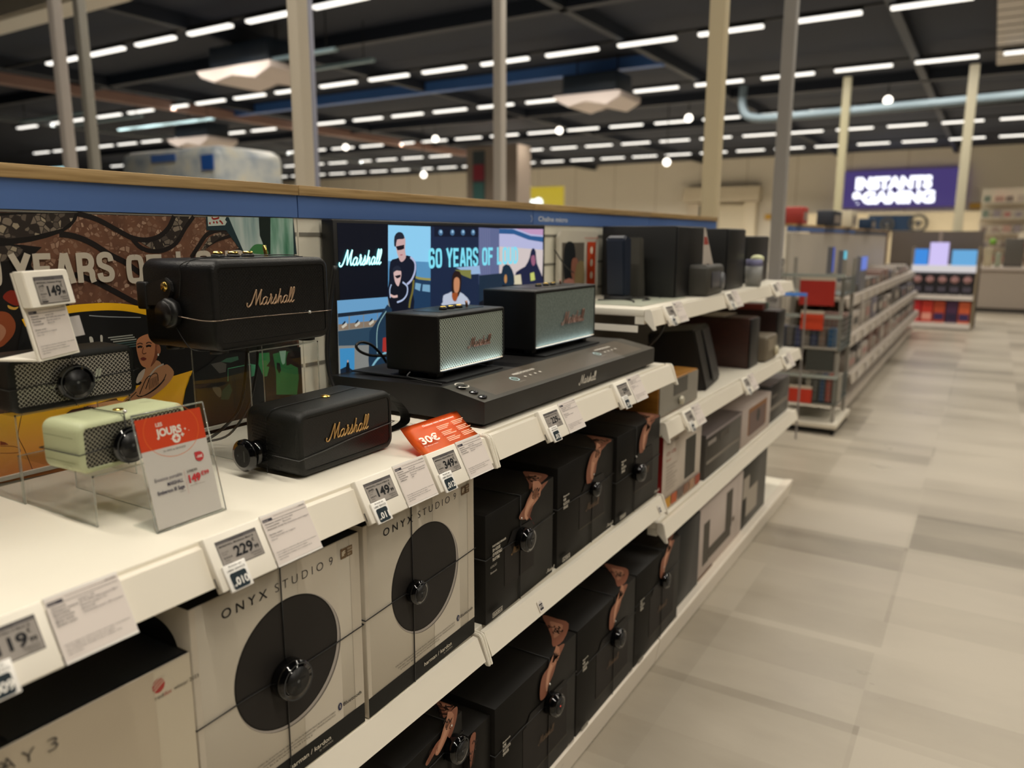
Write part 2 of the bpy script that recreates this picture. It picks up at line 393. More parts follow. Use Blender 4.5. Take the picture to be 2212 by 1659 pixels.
# hanging air units
def airunit(loc, w, name_l):
    t = thing('ceiling_air_unit', name_l, 'air conditioner', loc, 0, 'hanging air conditioning units')
    B().box(-w*.4,w*.4,-.5,.5,.25,.75, mat('1A2836', .5), .03).obj('unit_casing', t)
    g = B().prism([(-w/2,.2),(-w/2+.15,.05),(-w*.25,-.12),(0,.02),(w*.3,-.15),(w/2,.05),(w/2,.2)], 'y', -.7, .7, mat('D8CCC8', .5), .02); g.obj('louvre_panel', t)
    B().cyl((-w*.3,0,.9), .02, .6, 'z', DARKM).obj('hanger_rod', t); B().cyl((w*.3,0,.9), .02, .6, 'z', DARKM).obj('hanger_rod', t)
airunit((-15.6,13.5,5.1), 2.6, 'pale air unit hanging left of the thick pale pole'); airunit((-9.6,20,4.93), 2.0, 'pale air unit hanging in the middle of the ceiling')
airunit((-26.3,20,4.85), 2.4, 'pale air unit hanging low behind the left pair of poles')
d = thing('curved_duct', 'long grey curved duct hanging before the purple sign', 'duct', (0,0,0))
B().tube(smooth([(-6.9,24.6,5.9),(-6.9,24.6,5.3),(-6.6,24.6,4.95),(-5.4,24.6,4.9),(-1.5,24.6,4.95),(1,24.6,5.0)], 6), .12, mat('7A8C98', .5), 10).obj('duct_pipe', d)
# ------------------------------------------------------------------ strip lights
LE = bpy.data.materials.new('strip_light_glow'); LE.use_nodes = True
_b = LE.node_tree.nodes['Principled BSDF']; _b.inputs['Base Color'].default_value = (.8,.8,.8,1)
_b.inputs['Emission Color'].default_value = (1,.96,.88,1); _b.inputs['Emission Strength'].default_value = GLOW
t = thing('strip_light', '', 'ceiling light', (0,0,0))
B().box(-.74,.74,-.05,.05,.045,.10, mat('101114', .5)).obj('lamp_housing', t)
B().box(-.715,.715,-.07,.07,-.02,.045, LE, .015).obj('diffuser', t)
ld = bpy.data.lights.new('louvre_light', 'AREA'); ld.shape = 'RECTANGLE'; ld.size = 1.42; ld.size_y = .07; ld.energy = LAMP; ld.color = (1,.92,.79); ld.spread = math.radians(152)
ld2 = ld.copy(); ld2.energy = LAMP*2.4
lo = bpy.data.objects.new('louvre_light', ld); C.objects.link(lo); lo.parent = t; lo.location = (0,0,-.025)
first = [t]
CI = cam.matrix_world.to_3x3().transposed()
def px(p):
    q = CI @ (Vector(p)-Vector((0,0,HC)))
    return (1106+1661*q.x/-q.z, 829.5-1661*q.y/-q.z) if q.z < 0 else (-1,-1)
NUM = 'first second third fourth fifth sixth seventh eighth ninth tenth eleventh twelfth thirteenth fourteenth fifteenth sixteenth seventeenth eighteenth nineteenth twentieth'.split()
NUM += ['twenty-'+q for q in NUM[:9]]+['thirtieth']
ROWS = [(0,-8.8,8.9,None),(5.95,-8.8,8.9,None),(11.95,-23.0,3.2,'nearest row in view'),(17.95,-35,3.2,'second row in view'),(23.6,-46,3.2,'third row in view'),
        (30.4,-50,3.2,'fourth row in view'),(36.1,-50,3.2,'fifth row in view, just above the far wall'),(42.1,-50,3.2,'farthest row, against the far wall')]
for y, x0, x1, lab in ROWS:
    lab = ('white strip light of the ' + lab) if lab else ('white strip light overhead, row %s the display' % ('above' if y == 0 else 'beyond'))
    g = 'strip lights, ' + lab[21:]
    tagp(B().box(x0-1,x1+1,y-.03,y+.03,5.95,6.0, mat('14171B', .6)).obj('light_rail'), 'long black rail carrying the lights of the ' + (lab[25:].split(',')[0] if y > 6 else 'row '+lab[32:]), 'rail')
    k0 = math.ceil((x0+1.48)/1.96); k = math.floor((x1+1.48)/1.96); seen = 0; out = 0
    while k >= k0:
        p = (-1.48+1.96*k, y, 5.84); q = px(p)
        if 0 <= q[0] <= 2212 and 0 <= q[1] <= 1659 and y > 6: l2 = 'strip light, %s from the right end, in the %s' % (NUM[seen], lab[25:].split(',')[0]); seen += 1
        else: l2 = 'strip light outside the picture in the %s' % (lab[25:].split(',')[0] if y > 6 else 'row '+lab[32:])
        if first:
            r = first.pop(); r.location = p; r['label'] = l2; r['group'] = g
        else: r = dup(t, p, 0, l2, g)
        if y > 35:
            for c_ in r.children:
                if c_.type == 'LIGHT': c_.data = ld2
        k -= 1
for i, (x, y, z) in enumerate(((-14.5,27,5.37),(-9.42,27,5.44),(-3.16,27,5.49),(-20.4,27,5.43),(-21.06,27,3.99),(-10.16,27,4.0),(-25.5,27,5.38))):
    nm = ('left of the middle air unit','between the two right hand poles','above the purple sign','left of the thin middle pole','low down over the wooden ledge','low down over the cream wall','near the thick pale pole')[i]
    t2 = thing('globe_lamp', 'small white globe lamp hanging '+nm, 'ceiling light', (x,y,z), 0, 'hanging globe lamps')
    B().sph((0,0,0), .13, mat('FFF6E6', .3, emit=4)).obj('globe', t2); B().cyl((0,0,.13+(5.95-z)/2-.05), .015, 5.95-z-.1, 'z', BLK).obj('stem', t2)
# ------------------------------------------------------------------ poles
for i, (x, y, s, c, nm) in enumerate(((-7.1,4.0,.085,'A8A09A','left of the two poles at the left edge'),(-7.57,4.5,.085,'8F8C84','right of the two poles at the left edge'),(-3.13,3.0,.075,'C9BFAE','thick cream pole rising behind the brown poster'),
    (-5.6,5.5,.06,'8E90A0','thin blue grey pole just right of the thick cream one'),(-3.82,6.0,.085,'B9B2AA','pole above the television'),(-1.45,4.6,.09,'CDBF9F','thick cream pole at the end of the wooden ledge'),
    (-1.26,5.5,.08,'9C9996','grey pole beside the wire basket tower'),(-3.22,20,.17,'C5BFA0','pole at the left edge of the purple sign'),(-.70,20,.19,'C5BFA8','pole at the right edge of the purple sign'))):
    z1 = 5.0 if i > 6 else 5.7
    t2 = thing('display_pole', nm if nm.startswith('t') or nm.startswith('grey') else 'pale '+nm, 'pole', (x,y,0))
    B().box(-s/2,s/2,-s/2,s/2,.02,z1, mat(c, .4), .006).obj('pole_tube', t2); B().box(-s,s,-s,s,0,.02, mat('8A8780', .4)).obj('base_plate', t2)
# ------------------------------------------------------------------ the long gondola
def shelf(name, label, y0, y1, zt, xf, depth=.46, rail=True, cap=True, zb=None, dx=.02, h=.047):
    t = thing(name, label, 'shelf', (0,y0,0))
    L = y1-y0; x1 = xf-.022
    B().box(x1-depth+.022,x1,.003,L-.003,zt-.022,zt, WHITE, .002).obj('deck', t)
    B().box(x1-.03,x1,.003,L-.003,zt-.045,zt-.0225, WHITE).obj('front_fold', t)
    r = B(); zr = zt-.002
    r.prism([(xf-.016,zr-.006),(xf-.013,zr),(xf-.003,zr-.001),(xf+dx-.003,zr-h),(xf+dx-.006,zr-h-.002),(xf-.010,zr-.007)], 'y', .012, L-.012, RAILW)
    r.prism([(x1+.0005,zr-.012),(xf-.0135,zr-.006),(xf-.0135,zr-.012),(x1+.0005,zr-.018)], 'y', .012, L-.012, RAILW)
    r.obj('price_rail', t)
    if cap:
        for yy in (.001, L-.007):
            B().prism([(x1+.001,zr+.003),(xf-.002,zr+.003),(xf+.003,zr-.002),(xf+dx+.003,zr-h-.012),(xf+dx-.006,zr-h-.014),(x1+.001,zr-.03)], 'y', yy, yy+.006, WHITE2, .0015).obj('end_cap', t)
    return t
def gondola(y0, y1, label):
    t = thing('gondola_wall', label, 'shelving unit', (0,y0,0)); L = y1-y0
    bb = B().box(-1.31,-1.272,.001,L-.001,.02,1.40, SLAT); bb.obj('slatted_back_panel', t)
    g = B()
    for z in (1.37,1.275,1.18,1.085): g.box(-1.2725,-1.2705,.004,L-.004,z-.008,z, mat('77746A', .6))
    g.obj('slat_groove', t)
    B().box(-1.31,-1.268,.0015,L-.0015,1.401,1.447, BLUE).obj('header_board', t)
    B().box(-1.33,-1.262,.001,L-.001,1.447,1.468, OAK, .001).obj('wooden_ledge', t)
    return t
SY = [.19-1.0,.19,1.19,2.19,3.19,4.15]
nm = ['nearest section of the gondola, mostly left of the frame','section of the gondola behind the terrazzo poster','section of the gondola behind the lit television','section of the gondola with the header writing','last section of the gondola before the grey pole']
GW = [gondola(SY[i], SY[i+1], 'cream slatted '+nm[i]+', under blue header and oak ledge') for i in range(5)]
p = Print(); 
a_ = [(0.0342,-0.0103),(0.2392,-0.0133),(-0.0049,-0.0109)]
p.text('Chaîne micro', a_[0][0], -.004, .016, mat('C8CEDA', .5), w=a_[1][0]-a_[0][0], bold=.02); p.stroke([(a_[2][0]-.01,.014),(a_[2][0],.003),(a_[2][0]-.01,-.008)], .0035, mat('AEB8D0', .5), 0)
p.obj('header_lettering', GW[3], (-1.2675, .0, 1.4165), (0,1,0), (0,0,1))
# shelves
shelf('display_shelf', 'white display shelf carrying the sage green speaker', .19-.5, 1.19, .989, -.782)
shelf('display_shelf', 'white display shelf carrying the television and the demo stand', 1.19, 2.19, .989, -.782)
shelf('stock_shelf', 'white stock shelf under the two white speaker boxes', .19-.5, 1.18, .578, -.795)
shelf('stock_shelf', 'white stock shelf under three black speaker boxes', 1.18, 2.19, .578, -.795)
shelf('stock_shelf', 'white stock shelf under the red and white box and long dark boxes', 2.2, 4.15, .475, -.795, dx=.015)
shelf('display_shelf', 'white upper display shelf under the big black loudspeakers', 2.2, 4.15, 1.145, -.86, depth=.40, dx=.015)
shelf('display_shelf', 'white lower display shelf under the brown wooden loudspeakers', 2.2, 4.15, .80, -.80, dx=.015)
def plinth(y0, y1, label):
    t = thing('gondola_base', label, 'shelving base', (0,y0,0)); L = y1-y0
    B().box(-1.27,-.83,.002,L-.002,.062,.085, WHITE).obj('base_deck', t)
    B().prism([(-.83,.085),(-.823,.088),(-.79,.092),(-.785,.088),(-.80,.004),(-.83,.004)], 'y', .003, L-.003, mat('E4DACB', .35)).obj('kick_plate', t)
    B().box(-1.25,-.86,.02,L-.02,.0,.06, DARKM).obj('inner_frame', t)
plinth(.19-.5, 1.19, 'white base under the nearest bottom black box'); plinth(1.19,2.19,'white base under the middle bottom black boxes')
plinth(2.19,4.15,'white base at the far end with grey and white boxes')
tagp(B().box(-1.265,-1.262,2.21,3.55,.83,1.09, GREYP).obj('back_panel'), 'grey metal panel below the upper display shelf', 'panel')
tagp(B().prism([(-1.26,1.095),(-.90,1.095),(-.90,1.075),(-1.26,1.075)], 'y', 2.196, 2.2, WHITE2).obj('shelf_bracket'), 'white shelf bracket at the near end of the upper shelf', 'bracket')
# ------------------------------------------------------------------ brown terrazzo poster
n = NT('poster_terrazzo_brown', .35); d1 = n.voro(120,'DISTANCE_TO_EDGE'); c1 = n.voro(120, out='Color'); n2 = n.noise(30, 3)
sx = n.t.nodes.new('ShaderNodeSeparateXYZ'); n.t.links.new(c1, sx.inputs[0])
chip = n.M('MULTIPLY', n.M('GREATER_THAN', d1, .09), n.M('GREATER_THAN', sx.outputs[0], .45))
basec = n.ramp(n2, [(.3,'5A3C2E'),(.7,'75503C')]); chc = n.ramp(sx.outputs[1], [(0,'6E4F3E'),(.6,'8D6C58'),(1,'A98C76')]); n.col(n.mix(chip, basec, chc)); TERB = n.m
n = NT('poster_terrazzo_grey', .35); d1 = n.voro(105,'DISTANCE_TO_EDGE'); c1 = n.voro(105, out='Color')
sx = n.t.nodes.new('ShaderNodeSeparateXYZ'); n.t.links.new(c1, sx.inputs[0])
n.col(n.mix(n.M('MULTIPLY', n.M('GREATER_THAN', d1, .06), n.M('GREATER_THAN', sx.outputs[0], .3)), '2A2320', n.ramp(sx.outputs[1], [(0,'4C433C'),(.6,'7C7062'),(1,'A0937C')]))); TERG = n.m
n = NT('poster_car_yellow', .3); n.col(n.ramp(n.M('MULTIPLY', n.z, 7.0), [(0.05,'E08A40'),(.3,'F0A83C'),(.6,'F7BC20')])); CARY = n.m
n = NT('poster_green_banner', .35); n.col(n.ramp(n.noise(18, 4, (1,2.2,.4)), [(.3,'3F7A5E'),(.5,'7FA897'),(.65,'AEC6BC')])); GBAN = n.m
n = NT('poster_teal_banner', .35); n.col(n.ramp(n.noise(16, 3, (1,2.5,.35)), [(.3,'2E5560'),(.42,'8FA8A6'),(.6,'B6C4BF')])); TBAN = n.m
t = thing('poster', 'brown terrazzo and yellow car poster reading YEARS OF behind the portable speakers', 'poster', (-1.2695,.30,.992))
B().box(-.0008,.0005,0,.876,0,.405, mat('1A1715', .4)).obj('poster_board', t)
p = Print(.00004)
p.rect(.001,.001,.875,.404, TERB)
PO = 'x'
p.poly([(0.2798,0.4029),(0.4199,0.406),(0.4149,0.3947),(0.4049,0.3835),(0.3903,0.3747),(0.3651,0.3661),(0.341,0.3602),(0.2738,0.3502)], '15110F')
p.poly([(0.2791,0.3966),(0.341,0.4022),(0.4135,0.4051),(0.4077,0.3934),(0.391,0.3808),(0.3419,0.3685),(0.3099,0.3649),(0.276,0.3695)], TERG)
p.poly([(0.2748,0.3593),(0.329,0.3555),(0.3564,0.3517),(0.3422,0.3398),(0.3371,0.3244),(0.3445,0.3072),(0.3662,0.2866),(0.389,0.2677),(0.3948,0.1773),(0.2559,0.195)], '15110F')
p.poly([(0.2736,0.349),(0.3087,0.3545),(0.3282,0.3484),(0.3179,0.3368),(0.2995,0.3313),(0.2719,0.3343)], TERG, 3)
K = [('7A1E10','50,870 110,850 160,890 165,930 120,965 60,930'),('B5502A','80,940 130,925 160,950 130,975 90,965')]
p.poly([(0.2914,0.2789),(0.3034,0.2877),(0.3207,0.2807),(0.323,0.2697),(0.3097,0.2634),(0.297,0.2703)], '7E2414', 3)
p.poly([(0.267,0.2549),(0.2845,0.257),(0.2973,0.2524),(0.3045,0.2374),(0.3004,0.2209),(0.2878,0.2078),(0.2784,0.2029),(0.2612,0.2038)], '8A4424', 4)
p.poly([(0.2697,0.2406),(0.2844,0.2369),(0.2899,0.2268),(0.2842,0.2154),(0.2747,0.2093),(0.2641,0.2105)], 'A87458', 4)
p.poly([(0.2965,0.2656),(0.305,0.2614),(0.3118,0.262),(0.3068,0.2576),(0.2981,0.26)], 'C79A42', 3)
p.poly([(0.522,0.36),(0.5537,0.3635),(0.5768,0.3787),(0.5942,0.4044),(0.634,0.4053),(0.6123,0.3832),(0.5924,0.3592),(0.5675,0.3455),(0.5431,0.3472)], TERG)
for st, w_ in (([(0.4185,0.4047),(0.4488,0.3967),(0.4851,0.3779),(0.5095,0.3662),(0.5355,0.3627),(0.5604,0.369),(0.5804,0.3842),(0.5933,0.4049)], .0085), ([(0.5067,0.3675),(0.5225,0.3501),(0.5457,0.343),(0.5706,0.3455),(0.5939,0.3578),(0.6139,0.3832),(0.634,0.4053)], .0075),
    ([(0.3851,0.3722),(0.4097,0.3686),(0.4369,0.3573),(0.4646,0.339),(0.4912,0.3253),(0.51,0.3113),(0.5758,0.2638)], .0095), ([(0.402,0.3074),(0.4333,0.2959),(0.4641,0.2786),(0.4935,0.2608),(0.53,0.2403)], .0095),
    ([(0.6225,0.3305),(0.6393,0.3504),(0.6619,0.3735),(0.6943,0.382),(0.7159,0.3798)], .008), ([(0.6376,0.3302),(0.6527,0.3474),(0.6819,0.3619),(0.7227,0.3723)], .006), ([(0.7162,0.3377),(0.7316,0.3436),(0.7507,0.3449),(0.7737,0.3399)], .006)):
    p.stroke(st, w_, '1C1614')
p.poly([(0.6456,0.3446),(0.6648,0.3677),(0.694,0.3781),(0.7157,0.3768),(0.6857,0.3648),(0.6599,0.3503),(0.6448,0.3344)], TERG)
p.poly([(0.6604,0.4056),(0.6597,0.3805),(0.7039,0.3809),(0.7422,0.3342),(0.8817,0.3318),(0.8766,0.4071)], '1D3238')
p.poly([(0.6639,0.4057),(0.7063,0.4061),(0.703,0.4004),(0.707,0.3969),(0.7022,0.3903),(0.6638,0.3881)], 'B9C3B8')
for s_ in ([(0.6736,0.4051),(0.6768,0.4016),(0.6882,0.4036),(0.6876,0.4054)], [(0.6686,0.3954),(0.6675,0.3916)], [(0.6764,0.397),(0.6775,0.3935)], [(0.6828,0.3977),(0.6853,0.3936)], [(0.69,0.399),(0.6953,0.395),(0.6965,0.392)]): p.stroke(s_, .0035, '8E2A22', 3)
p.poly([(0.7114,0.4062),(0.7847,0.407),(0.7847,0.371),(0.8028,0.3268),(0.7475,0.328),(0.7233,0.3798)], TBAN)
p.poly([(0.7847,0.407),(0.8147,0.407),(0.8089,0.3267),(0.8008,0.3269),(0.7855,0.371)], '16231F')
p.poly([(0.8147,0.407),(0.8749,0.407),(0.8724,0.3254),(0.8089,0.3267)], GBAN)
p.poly([(0.7578,0.3371),(0.7626,0.3478),(0.7748,0.3539),(0.7945,0.3522),(0.8019,0.3427),(0.8012,0.3332)], '3F7A46', 3)
# car interior and arch
p.poly([(0.3165,0.2423),(0.3523,0.2479),(0.3948,0.2508),(0.4558,0.2514),(0.4922,0.2473),(0.5294,0.2334),(0.6161,0.1997),(0.8698,0.1545),(0.873,-0.0382),(0.6891,-0.0491),(0.5652,-0.0353),(0.257,0.0148),(0.2981,0.1798)], '141414')
p.stroke([(0.3158,0.2363),(0.3523,0.2479),(0.3924,0.2522),(0.4288,0.2526),(0.4613,0.2509),(0.4949,0.2455),(0.5325,0.2345),(0.6036,0.2097)], .0125, 'EDB414')
p.stroke([(0.4195,0.2393),(0.4541,0.2342),(0.5109,0.2283)], .0018, '8A8F90', 2); 
p.poly([(0.4159,0.2036),(0.4211,0.203),(0.4224,0.1949),(0.4199,0.1913),(0.4169,0.1929)], 'B9B7AC', 3); p.poly([(0.4347,0.2042),(0.4387,0.2032),(0.4375,0.1919),(0.4347,0.1909)], 'B9B7AC', 3)
for k in range(6): 
    q = [(0.448,0.2001),(0.493,0.1952),(0.4906,0.1706),(0.4456,0.1762)]
    a = q[0][1]-(q[0][1]-q[3][1])*k/6; bq = a-(q[0][1]-q[3][1])*.09
    p.rect(q[0][0]+.004*k, bq, q[1][0]+.003*k, a, '9FA29A' if k < 3 else '49605E')
# yellow bonnet
p.poly([(0.2438,0.1037),(0.2669,0.1017),(0.3816,0.0949),(0.4396,0.0989),(0.4452,0.1097),(0.5027,0.1092),(0.5704,0.1157),(0.6065,0.1199),(0.5881,0.0858),(0.5794,0.0583),(0.5722,-0.023),(0.2313,-0.0046)], CARY)
p.stroke([(0.2988,0.0995),(0.2931,0.0818),(0.2883,0.0613),(0.2951,0.038),(0.3037,0.0015)], .0012, '6E3B12', 3); p.stroke([(0.3864,0.1012),(0.3861,0.0913)], .001, '8A5A10', 2)
p.poly([(0.2621,0.0598),(0.2689,0.0563),(0.2732,0.0513),(0.2614,0.0534)], '8E3F1C'); p.stroke([(0.2613,0.0521),(0.28,0.047),(0.2885,0.0409),(0.2873,0.0358),(0.2741,0.0376),(0.26,0.041)], .0012, '9C5A24', 4)
# person leaning on the bonnet
p.poly([(0.517,0.1504),(0.5368,0.1477),(0.5453,0.1379),(0.5548,0.1381),(0.5663,0.1233),(0.5602,0.1095),(0.5413,0.095),(0.5152,0.0821),(0.4842,0.0735),(0.4497,0.0771),(0.4589,0.0837),(0.4837,0.099),(0.5014,0.113),(0.4943,0.117),(0.4983,0.1276),(0.5112,0.137)], 'B58460', 3)
p.poly([(0.4906,0.1161),(0.4969,0.1292),(0.5097,0.1372),(0.5073,0.1277),(0.5019,0.1186),(0.4939,0.1128)], 'B9ADA0', 2); p.stroke([(0.547,0.14),(0.5325,0.1354),(0.5208,0.1257),(0.5156,0.1193)], .003, 'B9ADA0', 3)
p.poly([(0.52,0.1979),(0.5333,0.1937),(0.5399,0.1816),(0.5401,0.1673),(0.534,0.151),(0.5205,0.1386),(0.5113,0.1384),(0.503,0.1453),(0.4985,0.1613),(0.4972,0.1781),(0.5014,0.1915)], 'BC7E58', 4)
p.poly([(0.533,0.1909),(0.5399,0.1816),(0.5399,0.1645),(0.5322,0.1483),(0.5205,0.1386),(0.5299,0.1572),(0.5333,0.1767)], '7E4A32', 3)
p.ell(*[(0.5396,0.168)][0], .004, .0085, '9A6244'); p.ell(*[(0.5378,0.1585)][0], .0016, .0024, 'D9D6CC')
for e in ([(0.4994,0.1765),(0.5045,0.1773),(0.5082,0.1757)], [(0.5155,0.176),(0.521,0.177),(0.5252,0.1754)]): p.stroke(e, .0035, '1D1412', 3)
for e in ([(0.499,0.1818),(0.5042,0.1834),(0.5094,0.1812)], [(0.516,0.1815),(0.5216,0.1831),(0.5268,0.1803)]): p.stroke(e, .0016, '3A241B', 3)
p.stroke([(0.5103,0.1752),(0.5074,0.1663),(0.5107,0.1636),(0.515,0.1648)], .0014, '6B3E2A', 3); p.poly([(0.5025,0.1557),(0.5086,0.1577),(0.5143,0.1541),(0.5081,0.1516)], '6E2F26', 2)
for s_ in ([(0.4889,0.0924),(0.4975,0.0881),(0.5162,0.0934),(0.5393,0.107),(0.5481,0.1172),(0.5494,0.1214)], [(0.4916,0.0891),(0.5067,0.0893),(0.5291,0.0985),(0.546,0.1117)], [(0.5077,0.1006),(0.5189,0.1217),(0.5316,0.1255),(0.5333,0.1108)], [(0.4949,0.0928),(0.5093,0.1174),(0.519,0.1231)], [(0.4671,0.0794),(0.4768,0.0889),(0.4895,0.098)], [(0.4584,0.0783),(0.4708,0.0872),(0.4763,0.0834)]): p.stroke(s_, .0014, '1F1916', 3)
for k in range(9): 
    a_, b_ = [(0.5153,0.1165),(0.5142,0.0981)]; c_, d_ = [(0.5327,0.121),(0.5328,0.1051)]
    f_ = k/8; p.stroke([(a_[0]+(c_[0]-a_[0])*f_, a_[1]+(c_[1]-a_[1])*f_), (b_[0]+(d_[0]-b_[0])*f_, b_[1]+(d_[1]-b_[1])*f_)], .0007, '1F1916', 0)
p.poly([(0.3639,0.0835),(0.3739,0.0879),(0.3949,0.0882),(0.43,0.0918),(0.4511,0.0939),(0.455,0.0873),(0.4381,0.0845),(0.4084,0.0813),(0.3939,0.0783),(0.3732,0.0809)], '4A2C20')
for k in range(5): p.stroke([(a+.004*k, b-.0012*k) for a, b in [(0.3978,0.0891),(0.4239,0.09),(0.4522,0.0893)]], .0011, 'C08A64', 2)
# right: inside of the car, green garment
p.poly([(0.5874,0.0844),(0.5989,0.1099),(0.6378,0.1249),(0.6669,0.1419),(0.7533,0.1412),(0.8764,0.1324),(0.8765,0.0244),(0.7597,0.0312),(0.7557,0.0031),(0.5917,0.0104),(0.5791,0.0585)], '1B1C1B')
p.poly([(0.646,0.1265),(0.669,0.1276),(0.6819,0.1215),(0.6789,0.1063),(0.6639,0.1056)], '54524E'); p.poly([(0.669,0.1276),(0.6828,0.1328),(0.7102,0.1335),(0.7113,0.1261),(0.6921,0.123)], '3C6350')
p.poly([(0.6845,0.1126),(0.7404,0.1134),(0.7478,0.0931),(0.7419,0.0866),(0.6858,0.0866)], '242928'); p.stroke([(0.6825,0.0871),(0.6845,0.1119),(0.7403,0.1132),(0.7476,0.1021)], .0016, '4C9A72', 0)
p.poly([(0.7404,0.1134),(0.7528,0.1102),(0.7493,0.0885),(0.7401,0.0869)], '3E7F5E')
p.poly([(0.6454,0.081),(0.6632,0.0773),(0.6653,0.0627),(0.6599,0.0579),(0.6509,0.068)], '5B5748', 2); p.poly([(0.6677,0.0709),(0.6855,0.0823),(0.6911,0.0669),(0.6811,0.0498),(0.6629,0.0531)], '234536')
p.poly([(0.7581,0.1332),(0.7895,0.1308),(0.7901,0.1126),(0.78,0.1034),(0.7873,0.1009),(0.7803,0.0823),(0.7709,0.0822),(0.7584,0.1124)], '2F7243'); p.poly([(0.7987,0.1266),(0.8279,0.129),(0.8474,0.1251),(0.8652,0.0883),(0.8668,0.0659),(0.8592,0.0291),(0.802,0.039),(0.8043,0.0847)], '23643A')
p.poly([(0.8163,0.1305),(0.8348,0.1297),(0.83,0.1026),(0.8239,0.1003),(0.8204,0.107)], '7FA592'); p.poly([(0.8394,0.1245),(0.8676,0.1241),(0.8742,0.1154),(0.8714,0.089),(0.8553,0.0928),(0.8456,0.0989),(0.8336,0.0975)], '1A1414', 2)
p.poly([(0.8078,0.1072),(0.8164,0.1045),(0.8182,0.0888),(0.8129,0.0827),(0.8069,0.0935)], '141A17')
YC = 'BDB3A2'; y0_ = [(0.3031,0.294)][0]
p.cond('YEARS', y0_[0], y0_[1], .0480, [(0.7719,1.2914)][0][0]-[(0.6045,1.2985)][0][0], YC)
p.cond('OF', [(0.4884,0.2892)][0][0], [(0.4893,0.2891)][0][1], .0480, [(0.8634,1.2775)][0][0]-[(0.7884,1.2812)][0][0], YC)
p.cond('LOUD', [(0.5841,0.2862)][0][0], y0_[1], .0480, .165, YC)
p.cond('60', [(0.2417,0.2971)][0][0], y0_[1], .0480, [(0.5928,1.299)][0][0]-[(0.5431,1.3011)][0][0], YC)
p.obj('poster_print', t, (.0006,0,0), (0,1,0), (0,0,1))
B().box(.001,.008,0,.876,-.0025,.004, mat('CFCBBE', .3)).obj('poster_foot_rail', t)
# ------------------------------------------------------------------ television
TVX = -1.225
t = thing('television', 'flat television showing 60 YEARS OF LOUD pictures behind the speakers', 'television', (-1.262,1.250,.994))
B().box(.0,.036,0,.945,.033,.405, BLK, .003).obj('housing', t)
B().box(-.001,.05,.25,.30,0,.04, BLK, .002).obj('foot', t); B().box(-.001,.05,.64,.69,0,.04, BLK, .002).obj('foot', t)
p = Print(.00004)
def T(s): return s
p.rect(.012,.047,.937,.397, glow('050A18', 1))
p.poly([(0.1812,0.3946),(0.3467,0.3931),(0.339,0.1808),(0.1726,0.1938)], glow('8CCBEE',1.0))
p.poly([(0.1776,0.3106),(0.2378,0.3091),(0.344,0.3037),(0.339,0.1808),(0.1726,0.1938)], glow('5E9CCB',.8))
p.poly([(0.2365,0.2739),(0.3426,0.2554),(0.339,0.1808),(0.2682,0.1863)], glow('1F3E60',.8)); p.stroke([(0.2452,0.279),(0.2932,0.2646),(0.3414,0.2597)], .006, glow('A5A05A',.8), 2)
p.poly([(0.2794,0.2541),(0.3018,0.2502),(0.2967,0.2322),(0.2767,0.2389)], glow('79A9C8',.9)); p.poly([(0.3086,0.2485),(0.3386,0.2456),(0.338,0.227),(0.3057,0.2317)], glow('79A9C8',.9))
p.poly([(0.3453,0.3931),(0.5653,0.3934),(0.5637,0.1538),(0.339,0.1808)], glow('1B2A48',.8)); p.poly([(0.3607,0.3933),(0.5636,0.3934),(0.5633,0.3674),(0.36,0.3679)], glow('0D1830',.8))
for cx in (1045,1150,1245,1335): pass
for q in [(0.3875,0.3785),(0.4392,0.3789),(0.4879,0.3792),(0.536,0.3795)]: p.ell(q[0], q[1], .010, .008, glow('4A7196',.9)); p.ell(q[0]+.001, q[1]+.002, .005, .004, glow('9CC4E2',.9))
p.poly([(0.5636,0.3934),(0.6694,0.3914),(0.669,0.2306),(0.5618,0.2359)], glow('68729C',.8)); 
for k in range(5): q = [(0.5719,0.392),(0.5706,0.2605)]; p.rect(q[0][0]+.011*k, q[1][1], q[0][0]+.004+.011*k, q[0][1], glow('7A80A8',.8))
p.poly([(0.6694,0.3914),(0.9297,0.3924),(0.9257,0.2178),(0.669,0.2306)], glow('B7B9DE',.95)); p.poly([(0.6692,0.3404),(0.9309,0.3276),(0.9257,0.2178),(0.669,0.2306)], glow('D3C6C4',.95))
p.poly([(0.7641,0.3918),(0.9297,0.3921),(0.9286,0.3732),(0.8509,0.3764)], glow('C69CC4',.9)); p.poly([(0.6694,0.3908),(0.7449,0.3906),(0.8509,0.3713),(0.9302,0.368),(0.929,0.3515),(0.8374,0.3594),(0.7513,0.3759),(0.6693,0.3771)], glow('2D5E96',.85))
p.poly([(0.7648,0.2629),(0.8179,0.278),(0.8449,0.3047),(0.8515,0.3217),(0.8653,0.3336),(0.8829,0.323),(0.8906,0.2863),(0.9237,0.2464),(0.9242,0.2179),(0.765,0.2258)], glow('1B2244',.8), 2)
p.poly([(0.8552,0.3079),(0.8761,0.311),(0.8814,0.2866),(0.866,0.2783),(0.8554,0.2907)], glow('9A5F7A',.9), 2); p.poly([(0.8489,0.2563),(0.8733,0.2589),(0.8807,0.2341),(0.8527,0.2319)], glow('C6CE6E',.9))
p.poly([(0.6825,0.2299),(0.6887,0.2819),(0.7262,0.2841),(0.7519,0.2533),(0.752,0.2264)], glow('142E44',.8), 2); p.ell(*[(0.7042,0.2453)][0], .008, .013, glow('C08A52',.9)); p.poly([(0.7519,0.2533),(0.7912,0.2551),(0.7981,0.2242),(0.7552,0.2263)], glow('D9CFB0',.9))
